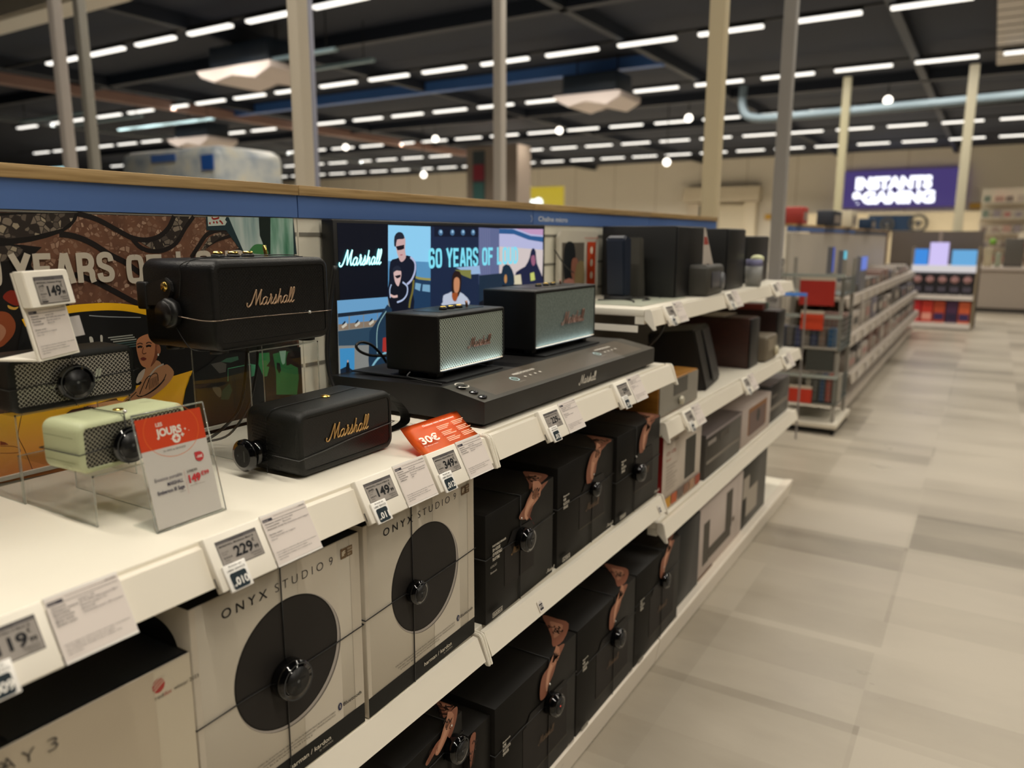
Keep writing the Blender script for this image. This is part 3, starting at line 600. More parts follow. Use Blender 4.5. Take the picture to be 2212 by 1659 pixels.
p.poly([(0.5621,0.2609),(0.6825,0.2626),(0.6886,0.2099),(0.5613,0.1856)], glow('1A2F44',.8)); p.poly([(0.4525,0.2861),(0.5652,0.2888),(0.5706,0.2652),(0.5262,0.2654),(0.4835,0.2761)], glow('9CBAE0',.9))
p.poly([(0.4472,0.2803),(0.5237,0.2777),(0.5233,0.2532),(0.4833,0.264)], glow('8A8A4A',.8))
# standing people in the pictures
def figure(pp, k):
    pass
MANB = [[(0.1836,0.3078),(0.2044,0.3152),(0.2469,0.3224),(0.2726,0.3138),(0.2831,0.297),(0.2774,0.2611),(0.2654,0.234),(0.2682,0.1863),(0.1726,0.1938),(0.1777,0.2656)], [(0.1718,0.2233),(0.1811,0.2495),(0.198,0.2593),(0.2232,0.2609),(0.2442,0.2517),(0.2479,0.235),(0.2426,0.2077),(0.2441,0.191),(0.1726,0.1938)]]
p.poly(MANB[0], glow('10182C',.8), 2)
p.stroke([(0.2597,0.3181),(0.2768,0.3054),(0.2769,0.2833),(0.262,0.2618),(0.2442,0.2517)], .006, glow('B9BFE0',.9), 3); p.stroke([(0.2708,0.2614),(0.2654,0.234),(0.2558,0.2124),(0.2508,0.1933)], .007, glow('7E7434',.8), 3)
p.poly([(0.2043,0.3629),(0.215,0.3722),(0.2318,0.3736),(0.2419,0.3602),(0.2397,0.3361),(0.2424,0.3171),(0.225,0.3067),(0.2149,0.3177),(0.2073,0.3364)], glow('CBA9A8',.95), 3)
p.poly([(0.1995,0.3471),(0.2016,0.3682),(0.2152,0.3782),(0.2319,0.3762),(0.239,0.3642),(0.2271,0.3616),(0.2104,0.3603),(0.2056,0.3444)], glow('202738',.8), 2); p.poly([(0.2056,0.3444),(0.2371,0.3482),(0.2368,0.3388),(0.2261,0.3362),(0.2114,0.3351)], glow('1A1220',.8))
p.stroke([(0.2206,0.3235),(0.2299,0.3244)], .002, glow('A85060',.9), 0)
p.poly(MANB[1], glow('0C1222',.8), 2)
p.stroke([(0.1854,0.2546),(0.1787,0.2416),(0.18,0.2228)], .0035, glow('A9BEDD',.9), 3); p.stroke([(0.2273,0.258),(0.2449,0.2462),(0.2424,0.227),(0.2256,0.2144),(0.2043,0.2104)], .0045, glow('B4C4E4',.9), 3); p.stroke([(0.1802,0.2295),(0.1924,0.2247),(0.207,0.2251)], .006, glow('D8B4AE',.95), 3)
p.poly([(0.1942,0.2889),(0.2077,0.2951),(0.2201,0.2907),(0.2229,0.2744),(0.2144,0.2532),(0.208,0.2494),(0.1981,0.262)], glow('D4B2AE',.95), 3)
p.poly([(0.1904,0.2757),(0.1919,0.2916),(0.2058,0.2987),(0.2194,0.2948),(0.222,0.2853),(0.2074,0.2871),(0.1957,0.2835)], glow('232A3C',.8), 2); p.poly([(0.1977,0.2741),(0.2204,0.2767),(0.2193,0.2705),(0.2066,0.2676)], glow('1A1220',.8))
p.poly([(0.3901,0.1975),(0.393,0.215),(0.4155,0.2195),(0.4358,0.2243),(0.4616,0.2228),(0.5036,0.202),(0.5086,0.18),(0.3899,0.1887)], glow('BFC7D8',.9), 2); p.poly([(0.4314,0.2542),(0.442,0.2746),(0.4626,0.2768),(0.4754,0.2643),(0.472,0.2222),(0.4508,0.2023),(0.4329,0.2065)], glow('2A1A18',.8), 2)
p.poly([(0.4416,0.2538),(0.4545,0.2607),(0.4673,0.2526),(0.4642,0.2257),(0.4511,0.2174),(0.441,0.227)], glow('C98A64',.9), 3); p.poly([(0.4316,0.2185),(0.4588,0.2169),(0.4507,0.1963),(0.4353,0.2004)], glow('A05028',.9), 2)
# lower left pictures
p.poly([(0.0004,0.2282),(0.1699,0.2256),(0.1825,0.1849),(0.1229,0.0293),(-0.0037,0.0461)], glow('8A8C88',.8)); p.poly([(0.0004,0.2282),(0.1699,0.2256),(0.1726,0.1938),(0.0005,0.1936)], glow('6FA7D2',.85))
p.poly([(0.0008,0.1997),(0.183,0.1984),(0.1827,0.1903),(0.0003,0.1911)], glow('1A2838',.8)); p.poly([(-0.0007,0.16),(0.1328,0.1585),(0.1308,0.1146),(-0.0008,0.1274)], glow('2E4A60',.8))
for (x_, c_) in zip(range(4), ('4F86B4',)*4):
    q = [(0.0017,0.191),(0.0346,0.1907),(0.0382,0.1904),(0.0823,0.19),(0.0849,0.1898),(0.1304,0.1905),(0.1323,0.1903),(0.1663,0.1903)]; r_ = [(0.0011,0.1624),(0.033,0.1612),(0.0366,0.1613),(0.0808,0.1609),(0.0835,0.1606),(0.129,0.1602),(0.131,0.1613),(0.165,0.1594)]
    a0, a1, b0, b1 = q[2*x_], q[2*x_+1], r_[2*x_], r_[2*x_+1]
    p.poly([a0,a1,b1,b0], glow('5B93C4',.85)); mid = lambda u,v: (u[0]+(v[0]-u[0])*.55, u[1]+(v[1]-u[1])*.55)
    p.poly([mid(a0,b0),mid(a1,b1),b1,b0], glow('8C7A68',.85)); cx_ = (a0[0]+a1[0])/2; cz_ = (a0[1]+b0[1])/2-.003
    p.poly([(cx_-.008,cz_-.004),(cx_+.009,cz_+.004),(cx_+.010,cz_-.003),(cx_-.004,cz_-.009)], glow('C9C3B4',.9)); p.poly([(cx_-.006,cz_+.001),(cx_+.004,cz_+.008),(cx_+.006,cz_+.004),(cx_-.003,cz_-.001)], glow('20262C',.8))
p.poly([(0.1012,0.1497),(0.1296,0.1734),(0.1671,0.2076),(0.1829,0.1957),(0.1885,0.1299),(0.1767,0.0486),(0.0965,0.0522),(0.0941,0.0819)], glow('1E3850',.8)); p.stroke([(0.0985,0.0546),(0.113,0.0713),(0.1334,0.0847),(0.1622,0.0946)], .006, glow('7FB6C8',.9), 3); p.stroke([(0.1259,0.0937),(0.1256,0.1312),(0.133,0.1624),(0.1623,0.1919)], .0025, glow('93B7B8',.9), 3)
p.poly([(0.1474,0.1289),(0.1637,0.1298),(0.162,0.0919),(0.144,0.0969)], glow('A8302A',.9)); p.poly([(0.0012,0.1209),(0.0488,0.1169),(0.0455,0.0545),(0.0005,0.0587)], glow('3E8CC0',.9)); p.poly([(0.0007,0.074),(0.0231,0.0785),(0.0459,0.0623),(0.0455,0.0545),(0.0006,0.0592)], glow('16283C',.8))
p.poly([(0.0184,0.0715),(0.0217,0.0864),(0.0289,0.0867),(0.0306,0.0697),(0.0276,0.0624),(0.0187,0.0637)], glow('12161E',.8), 2); p.ell(*[(0.0254,0.089)][0], .0022, .003, glow('C09A88',.9))
p.script(*[(0.0214,0.3046)][0], .134, glow('7FE0E8', 1.2), .15); p.script(*[(0.0214,0.3046)][0], .134, glow('D8FFFA', 1.5), .07)
a_, b_ = [(0.327,0.2923),(0.7699,0.2862)]
p.cond('60 YEARS OF LOUD', a_[0], (a_[1]+b_[1])/2-.001, .050, b_[0]-a_[0], glow('7FDDF2', 1.0), .17)
p.obj('screen_picture', t, (.0365,0,0), (0,1,0), (0,0,1))
# ------------------------------------------------------------------ security tags
def puck(b, x, y, z, r, h, ax='x', sgn=1):
    off = {'x': (sgn*h/2,0,0), 'y': (0,sgn*h/2,0), 'z': (0,0,sgn*h/2)}[ax]
    b.cyl((x+off[0],y+off[1],z+off[2]), r, h, ax, GLOSS, seg=32, bev=min(.002,h/4))
    e = {'x': (sgn*(h+.0006),0,0), 'y': (0,sgn*(h+.0006),0), 'z': (0,0,sgn*(h+.0006))}[ax]
    b.cyl((x+e[0],y+e[1],z+e[2]), r*.72, .0015, ax, BLK, seg=28)
def spider(root_loc, rz, w, d, h, yc, zc, r, label, ax='x', hh=.022, cord=.0011, zdrop=0, led=False, led_c='FFFFFF', vert=True, bead=True):
    """alarm puck on the front with one cord round the waist and one over the top"""
    t = thing('security_tag', label, 'security tag', root_loc, rz, 'wire security tags'); g = .0022
    b = B(); puck(b, g, yc, zc, r, hh); b.obj('alarm_puck', t)
    p = Print(.0001); p.ring(0,0,r*.95,r*.95,r*.07,'3A3B3C'); p.poly([(-r*.5,-r*.12),(-r*.1,-r*.12),(-r*.1,-r*.4),(r*.15,-r*.4),(r*.15,.0),(r*.45,.0),(r*.45,r*.12),(-r*.5,r*.12)], '1C1D1E'); p.ell(0,0,r*.08,r*.08, mat('C0392B',.3,emit=1.5) if led else '5A5C5C')
    p.obj('puck_face', t, (g+hh+.0015,yc,zc), (0,1,0), (0,0,1))
    zz = zc; s = .0025
    B().tube([(g,-g,zz),(g,w*.25,zz+s),(g,w*.5,zz),(g,w*.8,zz+s),(g,w+g,zz+s*2),(-d-g,w+g,zz+s),(-d-g,-g,zz)], cord, CORD, 6, closed=True).obj('cable', t)
    if vert:
        B().tube([(g,yc,-g*0+.001),(g,yc+.001,h*.5),(g,yc,h+g),(-d-g,yc,h+g),(-d-g,yc,.001)], cord, CORD, 6).obj('cable', t)
        if bead: B().sph((g+.002,yc,zc+r+.02), .0028, SILV).obj('crimp_bead', t)
    return t
# ------------------------------------------------------------------ speakers (local: x -d..0 front, y 0..w, z 0..h)
def rring(w, z0, z1, r, off, n=6):
    r = max(r-off, .0008); out = []
    for cx, cz, a0 in ((w-off-r, z1-off-r, 0), (off+r, z1-off-r, PI/2), (off+r, z0+off+r, PI), (w-off-r, z0+off+r, 1.5*PI)):
        out += [(cx+r*math.cos(a0+PI/2*k/n), cz+r*math.sin(a0+PI/2*k/n)) for k in range(n+1)]
    return out
def cabinet(t, w, d, h, R, m, z0=0, rim=.010, bev=.006, inset=.004):
    prof = [(-d,bev),(-d+bev*.3,bev*.3),(-d+bev,0),(-bev,0),(-bev*.3,bev*.3),(0,bev*.95),(0,rim),(-inset,rim+.0006)]
    tm = bmesh.new(); rings = [[tm.verts.new((x,)+q) for q in rring(w, z0, h, R, o)] for x, o in prof]; n = len(rings[0])
    for a, c in zip(rings, rings[1:]):
        for k in range(n): tm.faces.new((a[k],a[(k+1)%n],c[(k+1)%n],c[k]))
    tm.faces.new(rings[0]); tm.faces.new(rings[-1])
    b = B(); b.merge(tm, m, True); o = b.obj('cabinet', t)
    md = o.modifiers.new('edge', 'EDGE_SPLIT'); md.split_angle = math.radians(50); return o
def rgrille(w, z0, z1, r, x0, x1, y0, m):
    return B().prism([(q[0]+y0, q[1]) for q in rring(w, z0, z1, r, 0, 4)], 'x', x0, x1, m)
# front speaker, standing on the shelf
t = thing('portable_speaker', 'black portable speaker with gold script standing directly on the white shelf', 'speaker', (-.877,.801,.989), .02)
W_, D_, H_ = .228,.118,.106
cabinet(t, W_, D_, H_, .020, LEATH2, .001, .011, .008)
rgrille(W_-.023, .0130, H_-.0120, .006, -.004, -.0012, .0115, GW_BLK).obj('front_grille', t)
b = B(); badge(b, .0003, .068, .050, .098, GOLD, .0011); b.obj('script_logo', t, label='gold script logo')
p = Print(.0001)
for i in range(17):
    for j in range(14):
        u = -.102+i*.0055; v = .022+j*.0052
        if j % 2: u += .00275
        if (abs(u+.058) < .042) and not ((abs(u+.058) > .036) and (j in (0,13))): p.ell(u, v, .0019,.0019,'050505', 10)
p.obj('side_perforation', t, (0,-.0002,0), (1,0,0), (0,0,1))
b = B().cyl((-.055,.118,H_+.0012), .0085, .003, 'z', BRASS, seg=28, bev=.0008); b.cyl((-.055,.118,H_+.0031), .0045, .001, 'z', BRASS); b.obj('control_knob', t, label='brass control knob')
p = Print(.0001); p.stroke([(-.115,.02),(-.004,.026)],.0006,'0C0C0B',0); p.stroke([(-.115,W_-.02),(-.004,W_-.022)],.0006,'0C0C0B',0)
for u_ in (.06,.075,.155,.17): p.stroke([(-.07,u_),(-.066,u_+.012)],.0008,'0A0A0A',0)
p.obj('top_markings', t, (0,0,H_+.0001), (1,0,0), (0,1,0))
B().sheet([[Vector((x_,y_,z_)) for x_ in (-.095,-.07)] for y_,z_ in [(q.x,q.y) for q in smooth([(W_-.003,.09,0),(W_+.018,.094,0),(W_+.06,.085,0),(W_+.10,.062,0),(W_+.13,.035,0),(W_+.137,.012,0),(W_+.115,.004,0),(W_+.07,.003,0),(W_+.03,.006,0),(W_+.002,.02,0)],5)]], mat('161514',.6), .002).obj('carry_strap', t)
ts = thing('security_tag', 'round wire security tag stuck on the left side of the speaker standing on the shelf', 'security tag', (-.877,.801,.989), .02, 'wire security tags')
b = B(); b.cyl((-.085,-.0115,.036), .019, .023, 'y', GLOSS, seg=32, bev=.003); b.cyl((-.085,-.030,.036), .0255, .013, 'y', GLOSS, seg=36, bev=.003); b.obj('alarm_puck', ts)
p = Print(.0001); p.ell(0,0,.018,.018,'161617'); p.stroke([(-.004,.017),(-.004,.006),(.002,.004),(.002,-.004),(-.004,-.006),(-.004,-.017)],.0012,'050505',0); p.poly([(.008,-.008),(.014,-.003),(.014,.004),(.009,.009)],'050505'); p.stroke([(.005,-.009),(.005,.009)],.0022,'4A4A48',0); p.ell(-.009,.0,.0018,.0018,'3C3C3C')
p.obj('puck_face', ts, (-.085,-.0367,.036), (1,0,0), (0,0,1))
g=.0015
B().tube([(g,-g,.032),(g,.06,.036),(g,.12,.042),(g,W_+g,.048),(-D_-g,W_+g,.05),(-D_-g,-g,.034)], .0008, mat('3A3A38',.4), 6, closed=True).obj('cable', ts)
B().tube([(-.07,-g,.002),(-.068,-g,.05),(-.066,-g,H_-.012),(-.062,.006,H_-.002),(-.055,.014,H_+g),(-.055,.1,H_+g),(-.062,.20,H_+g),(-.07,W_+g,H_-.01),(-.07,W_+g,.002)], .0008, CORD, 6).obj('cable', ts)
# big speaker on the clear riser
t = thing('portable_speaker', 'largest black portable speaker with strap raised on a clear riser', 'speaker', (-.990,.751,1.180), .03)
W_, D_, H_ = .250,.166,.146
cabinet(t, W_, D_, H_, .019, LEATH, .006, .012, .007)
rgrille(W_-.025, .0185, H_-.0125, .004, -.004, -.001, .0125, GW_BLK).obj('front_grille', t)
b = B(); badge(b, .0003, .072, .073, .098, mat('B39578',.35,.4), .0012); b.obj('script_logo', t, label='pale gold script logo')
B().box(-.12,-.03,.06,W_-.03,H_-.0008,H_+.0012, mat('16181F',.3)).obj('control_panel', t)
for k in range(3):
    b = B().cyl((-.085,.085+k*.031,H_+.0035), .0105, .005, 'z', BLK); b.cyl((-.085,.085+k*.031,H_+.008), .0085, .005, 'z', BRASS, seg=20, bev=.001); b.obj('knob', t, label='brass knob with black skirt')
B().tube([(-.085,.188,H_),(-.087,.186,H_+.02)], .0032, BRASS).obj('toggle_switch', t)
for xx, yy in ((-.03,.03),(-.03,W_-.03),(-.135,.03),(-.135,W_-.03)): B().cyl((xx,yy,.0035), .014, .007, 'z', BLK).obj('foot', t)
b = B().prism([(-.164,.072),(-.164,.102),(-.10,.118),(-.088,.110),(-.086,.098),(-.094,.086),(-.13,.073)], 'y', -.0055, .001, mat('181716',.5,bump=.3,bscale=600), .0015); b.box(-.172,-.148,-.007,.004,.066,.110, mat('100F0F',.5), .003); b.obj('strap_end', t)
B().cyl((-.100,-.0075,.104), .0075, .004, 'y', BRASS, seg=24, bev=.001).obj('strap_rivet', t, label='brass rivet')
B().sheet([[Vector((x_,y_,z_)) for z_ in (.07,.10)] for x_,y_ in [(q.x,q.y) for q in smooth([(-.169,.004,0),(-.176,.01,0),(-.184,.06,0),(-.187,.12,0),(-.182,.2,0),(-.168,W_-.004,0)],4)]], mat('181716',.5), .002).obj('carry_strap', t)
ts = thing('security_tag', 'flat wire security tag on the left side of the raised speaker with strap', 'security tag', (-.990,.751,1.180), .03, 'wire security tags')
b = B(); b.cyl((-.088,-.0115,.064), .023, .019, 'y', BLK, seg=8, bev=.003); b.cyl((-.088,-.0215,.064), .019, .0025, 'y', mat('14100F',.35), seg=28); b.obj('alarm_puck', ts)
g=.0015
B().tube(smooth([(-.066,-.012,.06),(-.03,-.004,.055),(g,-g,.055),(g,.03,.055),(g,.1,.0545),(g,.2,.0525),(g,W_+g,.052)],4), .0008, mat('8A7A6A',.3,.6), 6).obj('cable', ts, label='shiny cable along the front')
B().sph((g+.001,.197,.0530), .0032, SILV).obj('crimp_bead', ts)
B().tube(smooth([(-.075,-g,.086),(-.068,-g,.12),(-.066,-.001,H_-.008),(-.05,.02,H_+g),(-.04,.06,H_+.004),(-.05,.2,H_+.004),(-.06,W_,H_-.002)],4), .0008, CORD, 6).obj('cable', ts)
B().tube(smooth([(-.088,-g,.042),(-.07,-g,.02),(-.05,.0,.007),(-.03,.03,.0045)],4), .0008, CORD, 6).obj('cable', ts)
def riser(x0,x1,y0,y1,z1,label,th=.0022):
    t = thing('acrylic_riser', label, 'display stand', (x0,y0,.989), 0); W=y1-y0; D=x1-x0; H=z1-.989
    B().box(0,D,0,W,H-th,H, ACR).obj('top_plate', t); B().box(0,D,0,th,0.0004,H-th, ACR).obj('side_plate', t); B().box(0,D,W-th,W,0.0004,H-th, ACR).obj('side_plate', t)
    b = B()
    for yy in (0,W-th): 
        b.box(D,D+.0008,yy,yy+th,.0004,H, ACRE); b.box(-.0008,0,yy,yy+th,.0004,H, ACRE)
        b.box(0,D,yy,yy+th*.6,0.0,.0006, mat('B9BBAF',.3))
    b.box(D,D+.0008,0,W,H-th,H, ACRE); b.box(-.0008,0,0,W,H-th,H, ACRE); b.obj('polished_edge', t)
riser(-1.137,-.955,.524,.602,1.058,'small clear riser under the sage green speaker')
riser(-1.215,-1.125,.520,.690,1.118,'clear riser under the black speaker with silver mesh')
riser(-1.150,-1.005,.822,.975,1.179,'tall clear riser under the largest portable speaker')
# sage speaker
t = thing('portable_speaker', 'sage green portable speaker with silver mesh on a small clear riser', 'speaker', (-.958,.514,1.059), .06)
W_, D_, H_ = .162,.080,.068
cabinet(t, W_, D_, H_, .013, SAGE, .001, .0072, .006)
rgrille(W_-.0150, .0086, H_-.0076, .004, -.005, -.0016, .0075, GW_SIL2).obj('front_grille', t)
p = Print(.0001)
for v in (.049,.016): p.stroke([(-.074,v),(-.012,v)], .0006, '8C9372', 0)
p.stroke([(-.036,.006),(-.036,.012),(-.018,.012),(-.018,.006)], .0004, '8C9372', 0); p.text('HEDD', -.033, .0075, .0022, '8C9372')
p.obj('side_grooves', t, (0,-.0002,0), (1,0,0), (0,0,1))
B().cyl((-.036,.082,H_+.0008), .007, .002, 'z', BRASS, seg=24, bev=.0006).obj('control_knob', t, label='small brass control knob')
p = Print(.0001); p.stroke([(-.05,.025),(-.045,.03)], .0007, '8C9372', 0); p.stroke([(-.05,.125),(-.046,.14)], .0009, '7C8363', 0); p.obj('top_markings', t, (0,0,H_+.0001), (1,0,0), (0,1,0))
spider((-.958,.514,1.059), .06, W_, D_, H_, .064, .029, .0245, 'wire security tag wrapped round the sage green speaker', hh=.012, cord=.0009)
# black speaker with silver mesh
t = thing('portable_speaker', 'black portable speaker with silver wire mesh behind the sage one', 'speaker', (-1.112,.513,1.119), -.03)
W_, D_, H_ = .180,.082,.079
cabinet(t, W_, D_, H_, .013, LEATH2, .001, .0085, .006)
rgrille(W_-.0180, .0100, H_-.0095, .004, -.005, -.0016, .0090, GW_SIL).obj('front_grille', t)
b = B(); badge(b, .0003, .058, .032, .07, mat('B7BBA8',.4), .0007); b.obj('script_logo', t, label='grey green script logo')
spider((-1.112,.513,1.119), -.03, W_, D_, H_, .084, .036, .0255, 'wire security tag on the black speaker with silver mesh', hh=.010, cord=.0009)
# ------------------------------------------------------------------ price holders
def sheetprint(p, x0, y0, w, h, lines, kind):
    """paper data sheet in (u,v), top left at x0,y0"""
    p.rect(x0,y0-h,x0+w,y0,'DDD3CC'); D = '26242C'
    p.rect(x0+.001,y0-.0068,x0+w*.22,y0-.0032,'3A3842'); p.text('Enceinte', x0+.002, y0-.006, .0018, 'DDD3CC')
    p.rect(x0+.001,y0-.0072,x0+w-.002,y0-.0068,D); p.rect(x0+w*.25,y0-.0028,x0+w-.002,y0-.0025,D)
    p.text(kind, x0+w-.003, y0-.0022, .0015, D, al='r')
    y = y0-.0112
    for a, c in lines:
        if a: p.text(a, x0+.003, y, .0021, D, bold=.012, w=min(len(a)*.00165, w*.42))
        if c: p.text(c, x0+w*(.40 if a else .04), y, .0021, '4A4852', w=min(len(c)*.00155, w*.56))
        y -= .0036
    y = y0-h+.0150
    for a in ('Garantie légale de conformité et des vices cachés : 2 ans minimum','voir modalités de mise en œuvre en magasin.','Pièces détachées: Pendant 2 ans, à compter de la','date d’achat.'):
        p.text(a, x0+.003, y, .0017, D, w=min(len(a)*.0012, w*.9)); y -= .0033
def price_art(p, price, cents, title, old=None, code='PXPHPWX2'):
    G = '9A938C'; D = '121418'
    p.rect(0,0,.060,.034, G); p.rect(0,.0305,.060,.034,'5E5A5A'); p.text('Enceinte portable', .030,.0309,.0022, D, al='c', bold=.01)
    p.text(title, .0285,.0262,.0026, D, al='c', bold=.012, w=min(.052,len(title)*.0021))
    p.text(price, .0485,.0092,.0135, D, w=.0285*len(price)/3, bold=.03, al='r'); p.text('€', .0495,.0195,.0048, D); p.text(cents, .0495,.0098,.0052, D, bold=.02)
    if old: p.text(old, .004,.0215,.0026, D, bold=.01); p.stroke([(.003,.021),(.014,.025)],.0004,D,0)
    for k in range(4): 
        cx=.0045+k*.0032; p.poly([(cx+.0014*(1 if j%2==0 else .45)*math.sin(j*PI/5), .0122+.0014*(1 if j%2==0 else .45)*math.cos(j*PI/5)) for j in range(10)], D)
    p.text('50 Avis', .004,.0078,.0017, '3A3634'); p.text('0001107911', .002,.0040,.0017, '3A3634'); p.rect(.002,.0012,.014,.0030,'2A2828')
    p.text('TVA : 0.14€', .002,.0188,.0015, '3A3634'); p.text('éco-part', .003,.0162,.0015, '3A3634')
    p.text(code, .057,.0050,.0022, '2A2828', al='r'); p.text('7340055390965', .057,.0022,.0015, '2A2828', al='r')
def holder(y, price, cents, title, num, lines, kind, label, old=None, fw=.085, pw=.079, paper=True, plan=None, z=.999, xt=-.7825, blurry=False):
    t = thing('price_holder', label, 'price tag', (xt,y,z), 0, 'electronic price holders')
    a = math.atan2(.033,.062); t.rotation_euler = (0,-a,0)     # lean: bottom towards the aisle
    # local: x = out of the face, z = up along the face
    B().box(-.012,0,0,fw,-.070,0, WHITE2, .0015).obj('holder_body', t)
    p = Print(.00012); 
    p.rect(.0,0,.062,.036,'4A4646'); p.obj('screen_recess', t, (.0001,.0125,-.0455), (0,1,0), (0,0,1))
    p = Print(.00008); price_art(p, price, cents, title, old); p.obj('price_screen', t, (.0003,.0135,-.0445), (0,1,0), (0,0,1), 'grey electronic price display')
    if num:
        b = B().box(.0005,.0045,.008,.041,-.0745,-.0405, mat('F1EEE8',.25), .0008); b.obj('number_card', t)
        p = Print(.0001); p.text('Article en', .0165,.0295,.0032,'3A3836', al='c', w=.019); p.text('LIBRE SERVICE', .0165,.0245,.0030,'3A3836', al='c', w=.026)
        p.poly([(.0045,.0035),(.0065,.0015),(.0265,.0015),(.0285,.0035),(.0285,.0205),(.0265,.0225),(.0065,.0225),(.0045,.0205)], '1F2C33'); p.text('N°', .006,.005,.003,'E9E6DF'); p.text('.'+num, .0285,.0062,.0095,'F2EFE8', al='r', w=.0205, bold=.022)
        p.obj('number_print', t, (.0047,.008,-.0745), (0,1,0), (0,0,1))
    B().box(-.0085,-.0062,-.0004,.0004,-.063,-.050, mat('5A5652',.5)).obj('side_slot', t)
    if paper:
        b = B().box(-.001,.0006,fw+.001,fw+pw,-.070,.001, mat('EDE8E2',.2)); b.obj('plastic_sleeve', t)
        p = Print(.00012); sheetprint(p, fw+.0015, -.002, pw-.002, .065, lines, kind); p.obj('data_sheet', t, (.0009,0,0), (0,1,0), (0,0,1))
    return t
L0 = [('Autonomie','jusqu’à 12h'),('Puissance sonore','20 W RMS idéal jusqu’à 20m²'),('Étanchéité','Étanche jusqu’à 1m'),('Connectivité','Bluetooth'),('Mode stéréo','Connectable jusqu’à 100 enceintes'),('Existe aussi','')]
L1 = [('Puissance sonore','80 Watts RMS'),('Connectivité :','Bluetooth'),('Assistant vocal :','Pas d’assistant vocal intégré'),('',''),('Existe aussi :',''),('','Tarif disponible en magasin'),('','Marron')]
L2 = [('Autonomie','jusqu’à 20h'),('Puissance sonore','40 W RMS idéal jusqu’à 30m²'),('Étanchéité','Résiste aux éclaboussures'),('Connectivité','Bluetooth'),('Diffusion','360°')]
L3 = [('Autonomie','jusqu’à 50h'),('Puissance sonore','20 W RMS idéal jusqu’à 30m²'),('Étanchéité','Résiste aux éclaboussures'),('Connectivité','Bluetooth')]
holder(.281,'119','99','MARSHALL Willen II Black &','009',L0,'ultra portable','white price holder reading 119 at the left edge of the picture')
holder(.555,'229','99','MARSHALL Middleton Black &','010',L1,'résidentielle','white price holder reading 229 with number 010')
holder(.821,'149','99','MARSHALL Kilburn II Black &','011',L2,'ultra portable','white price holder reading 149 with number 011','299.99€')
holder(.993,'349','99','MARSHALL Kilburn III Black and','012',L3,'portable','white price holder reading 349 with number 012 below the orange flyer', pw=.077)
holder(1.378,'229','99','MARSHALL Acton III Black','013',L1,'résidentielle','price holder numbered 013 hanging below the front of the demo stand')
holder(1.758,'299','99','MARSHALL Stanmore III Black','014',L1,'résidentielle','white price holder on the shelf rail at the right end of the demo stand')
holder(2.35,'149','99','Chaîne micro CD','015',L1,'chaîne','bluish lit price holder at the near end of the lower right shelf', z=.809, xt=-.801)
holder(3.05,'129','99','Chaîne micro','016',L1,'chaîne','price holder in the middle of the lower right shelf', z=.809, xt=-.801)
holder(3.75,'99','99','Chaîne micro','',L1,'chaîne','price holder at the far end of the lower right shelf', z=.809, xt=-.801)
holder(2.30,'199','99','Chaîne hifi','017',L1,'chaîne','price holder at the near end of the upper right shelf', z=1.154, xt=-.861)
holder(2.96,'179','99','Chaîne hifi','018',L1,'chaîne','price holder in the middle of the upper right shelf', z=1.154, xt=-.861)
holder(3.70,'249','99','Chaîne hifi','',L1,'chaîne','price holder at the far end of the upper right shelf', z=1.154, xt=-.861)
# small number stickers on the lower rails
def sticker(y, x, z, a, num, label):
    t = thing('number_sticker', label, 'sticker', (x,y,z), 0, 'self service number stickers'); t.rotation_euler = (0,-a,0)
    B().box(0,.0006,0,.020,-.024,0, mat('EDE6DC',.4)).obj('sticker_base', t)
    p = Print(.0001); p.rect(.003,-.0215,.0175,-.0075,'2A2A30'); p.text(num,.0165,-.017,.0065,'E5DED4',al='r',w=.0125,bold=.03); p.text('Article en',.010,-.003,.0016,'55504A',al='c'); p.text('LIBRE SERVICE',.010,-.006,.0016,'55504A',al='c',w=.015); p.obj('sticker_print', t, (.0008,0,0), (0,1,0), (0,0,1))
sticker(1.39,-.789,.559,.42,'013','number 013 sticker on the middle stock shelf rail'); sticker(2.125,-.789,.559,.42,'014','number sticker at the far end of the middle stock shelf rail')
sticker(1.52,-.7905,.063,-.17,'013','number sticker on the base kick plate below the black boxes')
B_ = Print(.0001); t_ = thing('embossed_mark', 'embossed maker lettering on the price rail left of the 013 holder', 'lettering', (-.7790,1.247,.964)); t_.rotation_euler = (0,-.42,0)
B_.text('eden',0,0,.012,mat('CFC8B4',.3),w=.052); B_.obj('lettering', t_, (0.0012,0,0), (0,1,0), (0,0,1))
# orange flyer
t = thing('flyer', 'orange 30€ flyer leaning behind the 349 price holder', 'flyer', (-.786,.990,.990))
dd = Vector((-.070,.022,.036)); L_ = dd.length; dn = dd.normalized()
rows = [[Vector((0,.004+.171*j/6,.003))+dd*(i/8)+Vector((-.0,0,-.004*math.sin(i/8*PI))) for j in range(7)] for i in range(9)]
B().sheet(rows, mat('FF7A30',.35), .0004).obj('flyer_paper', t)
p = Print(.0002); W1 = 'FFF0E4'; p.text('30€', .018,.026,.018,W1,bold=.025,w=.050); p.text('Choisissez votre remboursement', .050,.066,.0045,W1,w=.095,bold=.02); p.text('TTC différés par virement', .016,.018,.0026,W1)
for c_ in range(2):
    for r_ in range(11):
        if r_ % 4 != 3: p.rect(.080+c_*.044, .054-r_*.0043, .080+c_*.044+.038-(r_%3)*.006, .0557-r_*.0043, 'FFC8A8')
p.obj('flyer_print', t, (.0014,.004,.0050), (0,1,0), tuple(dn))
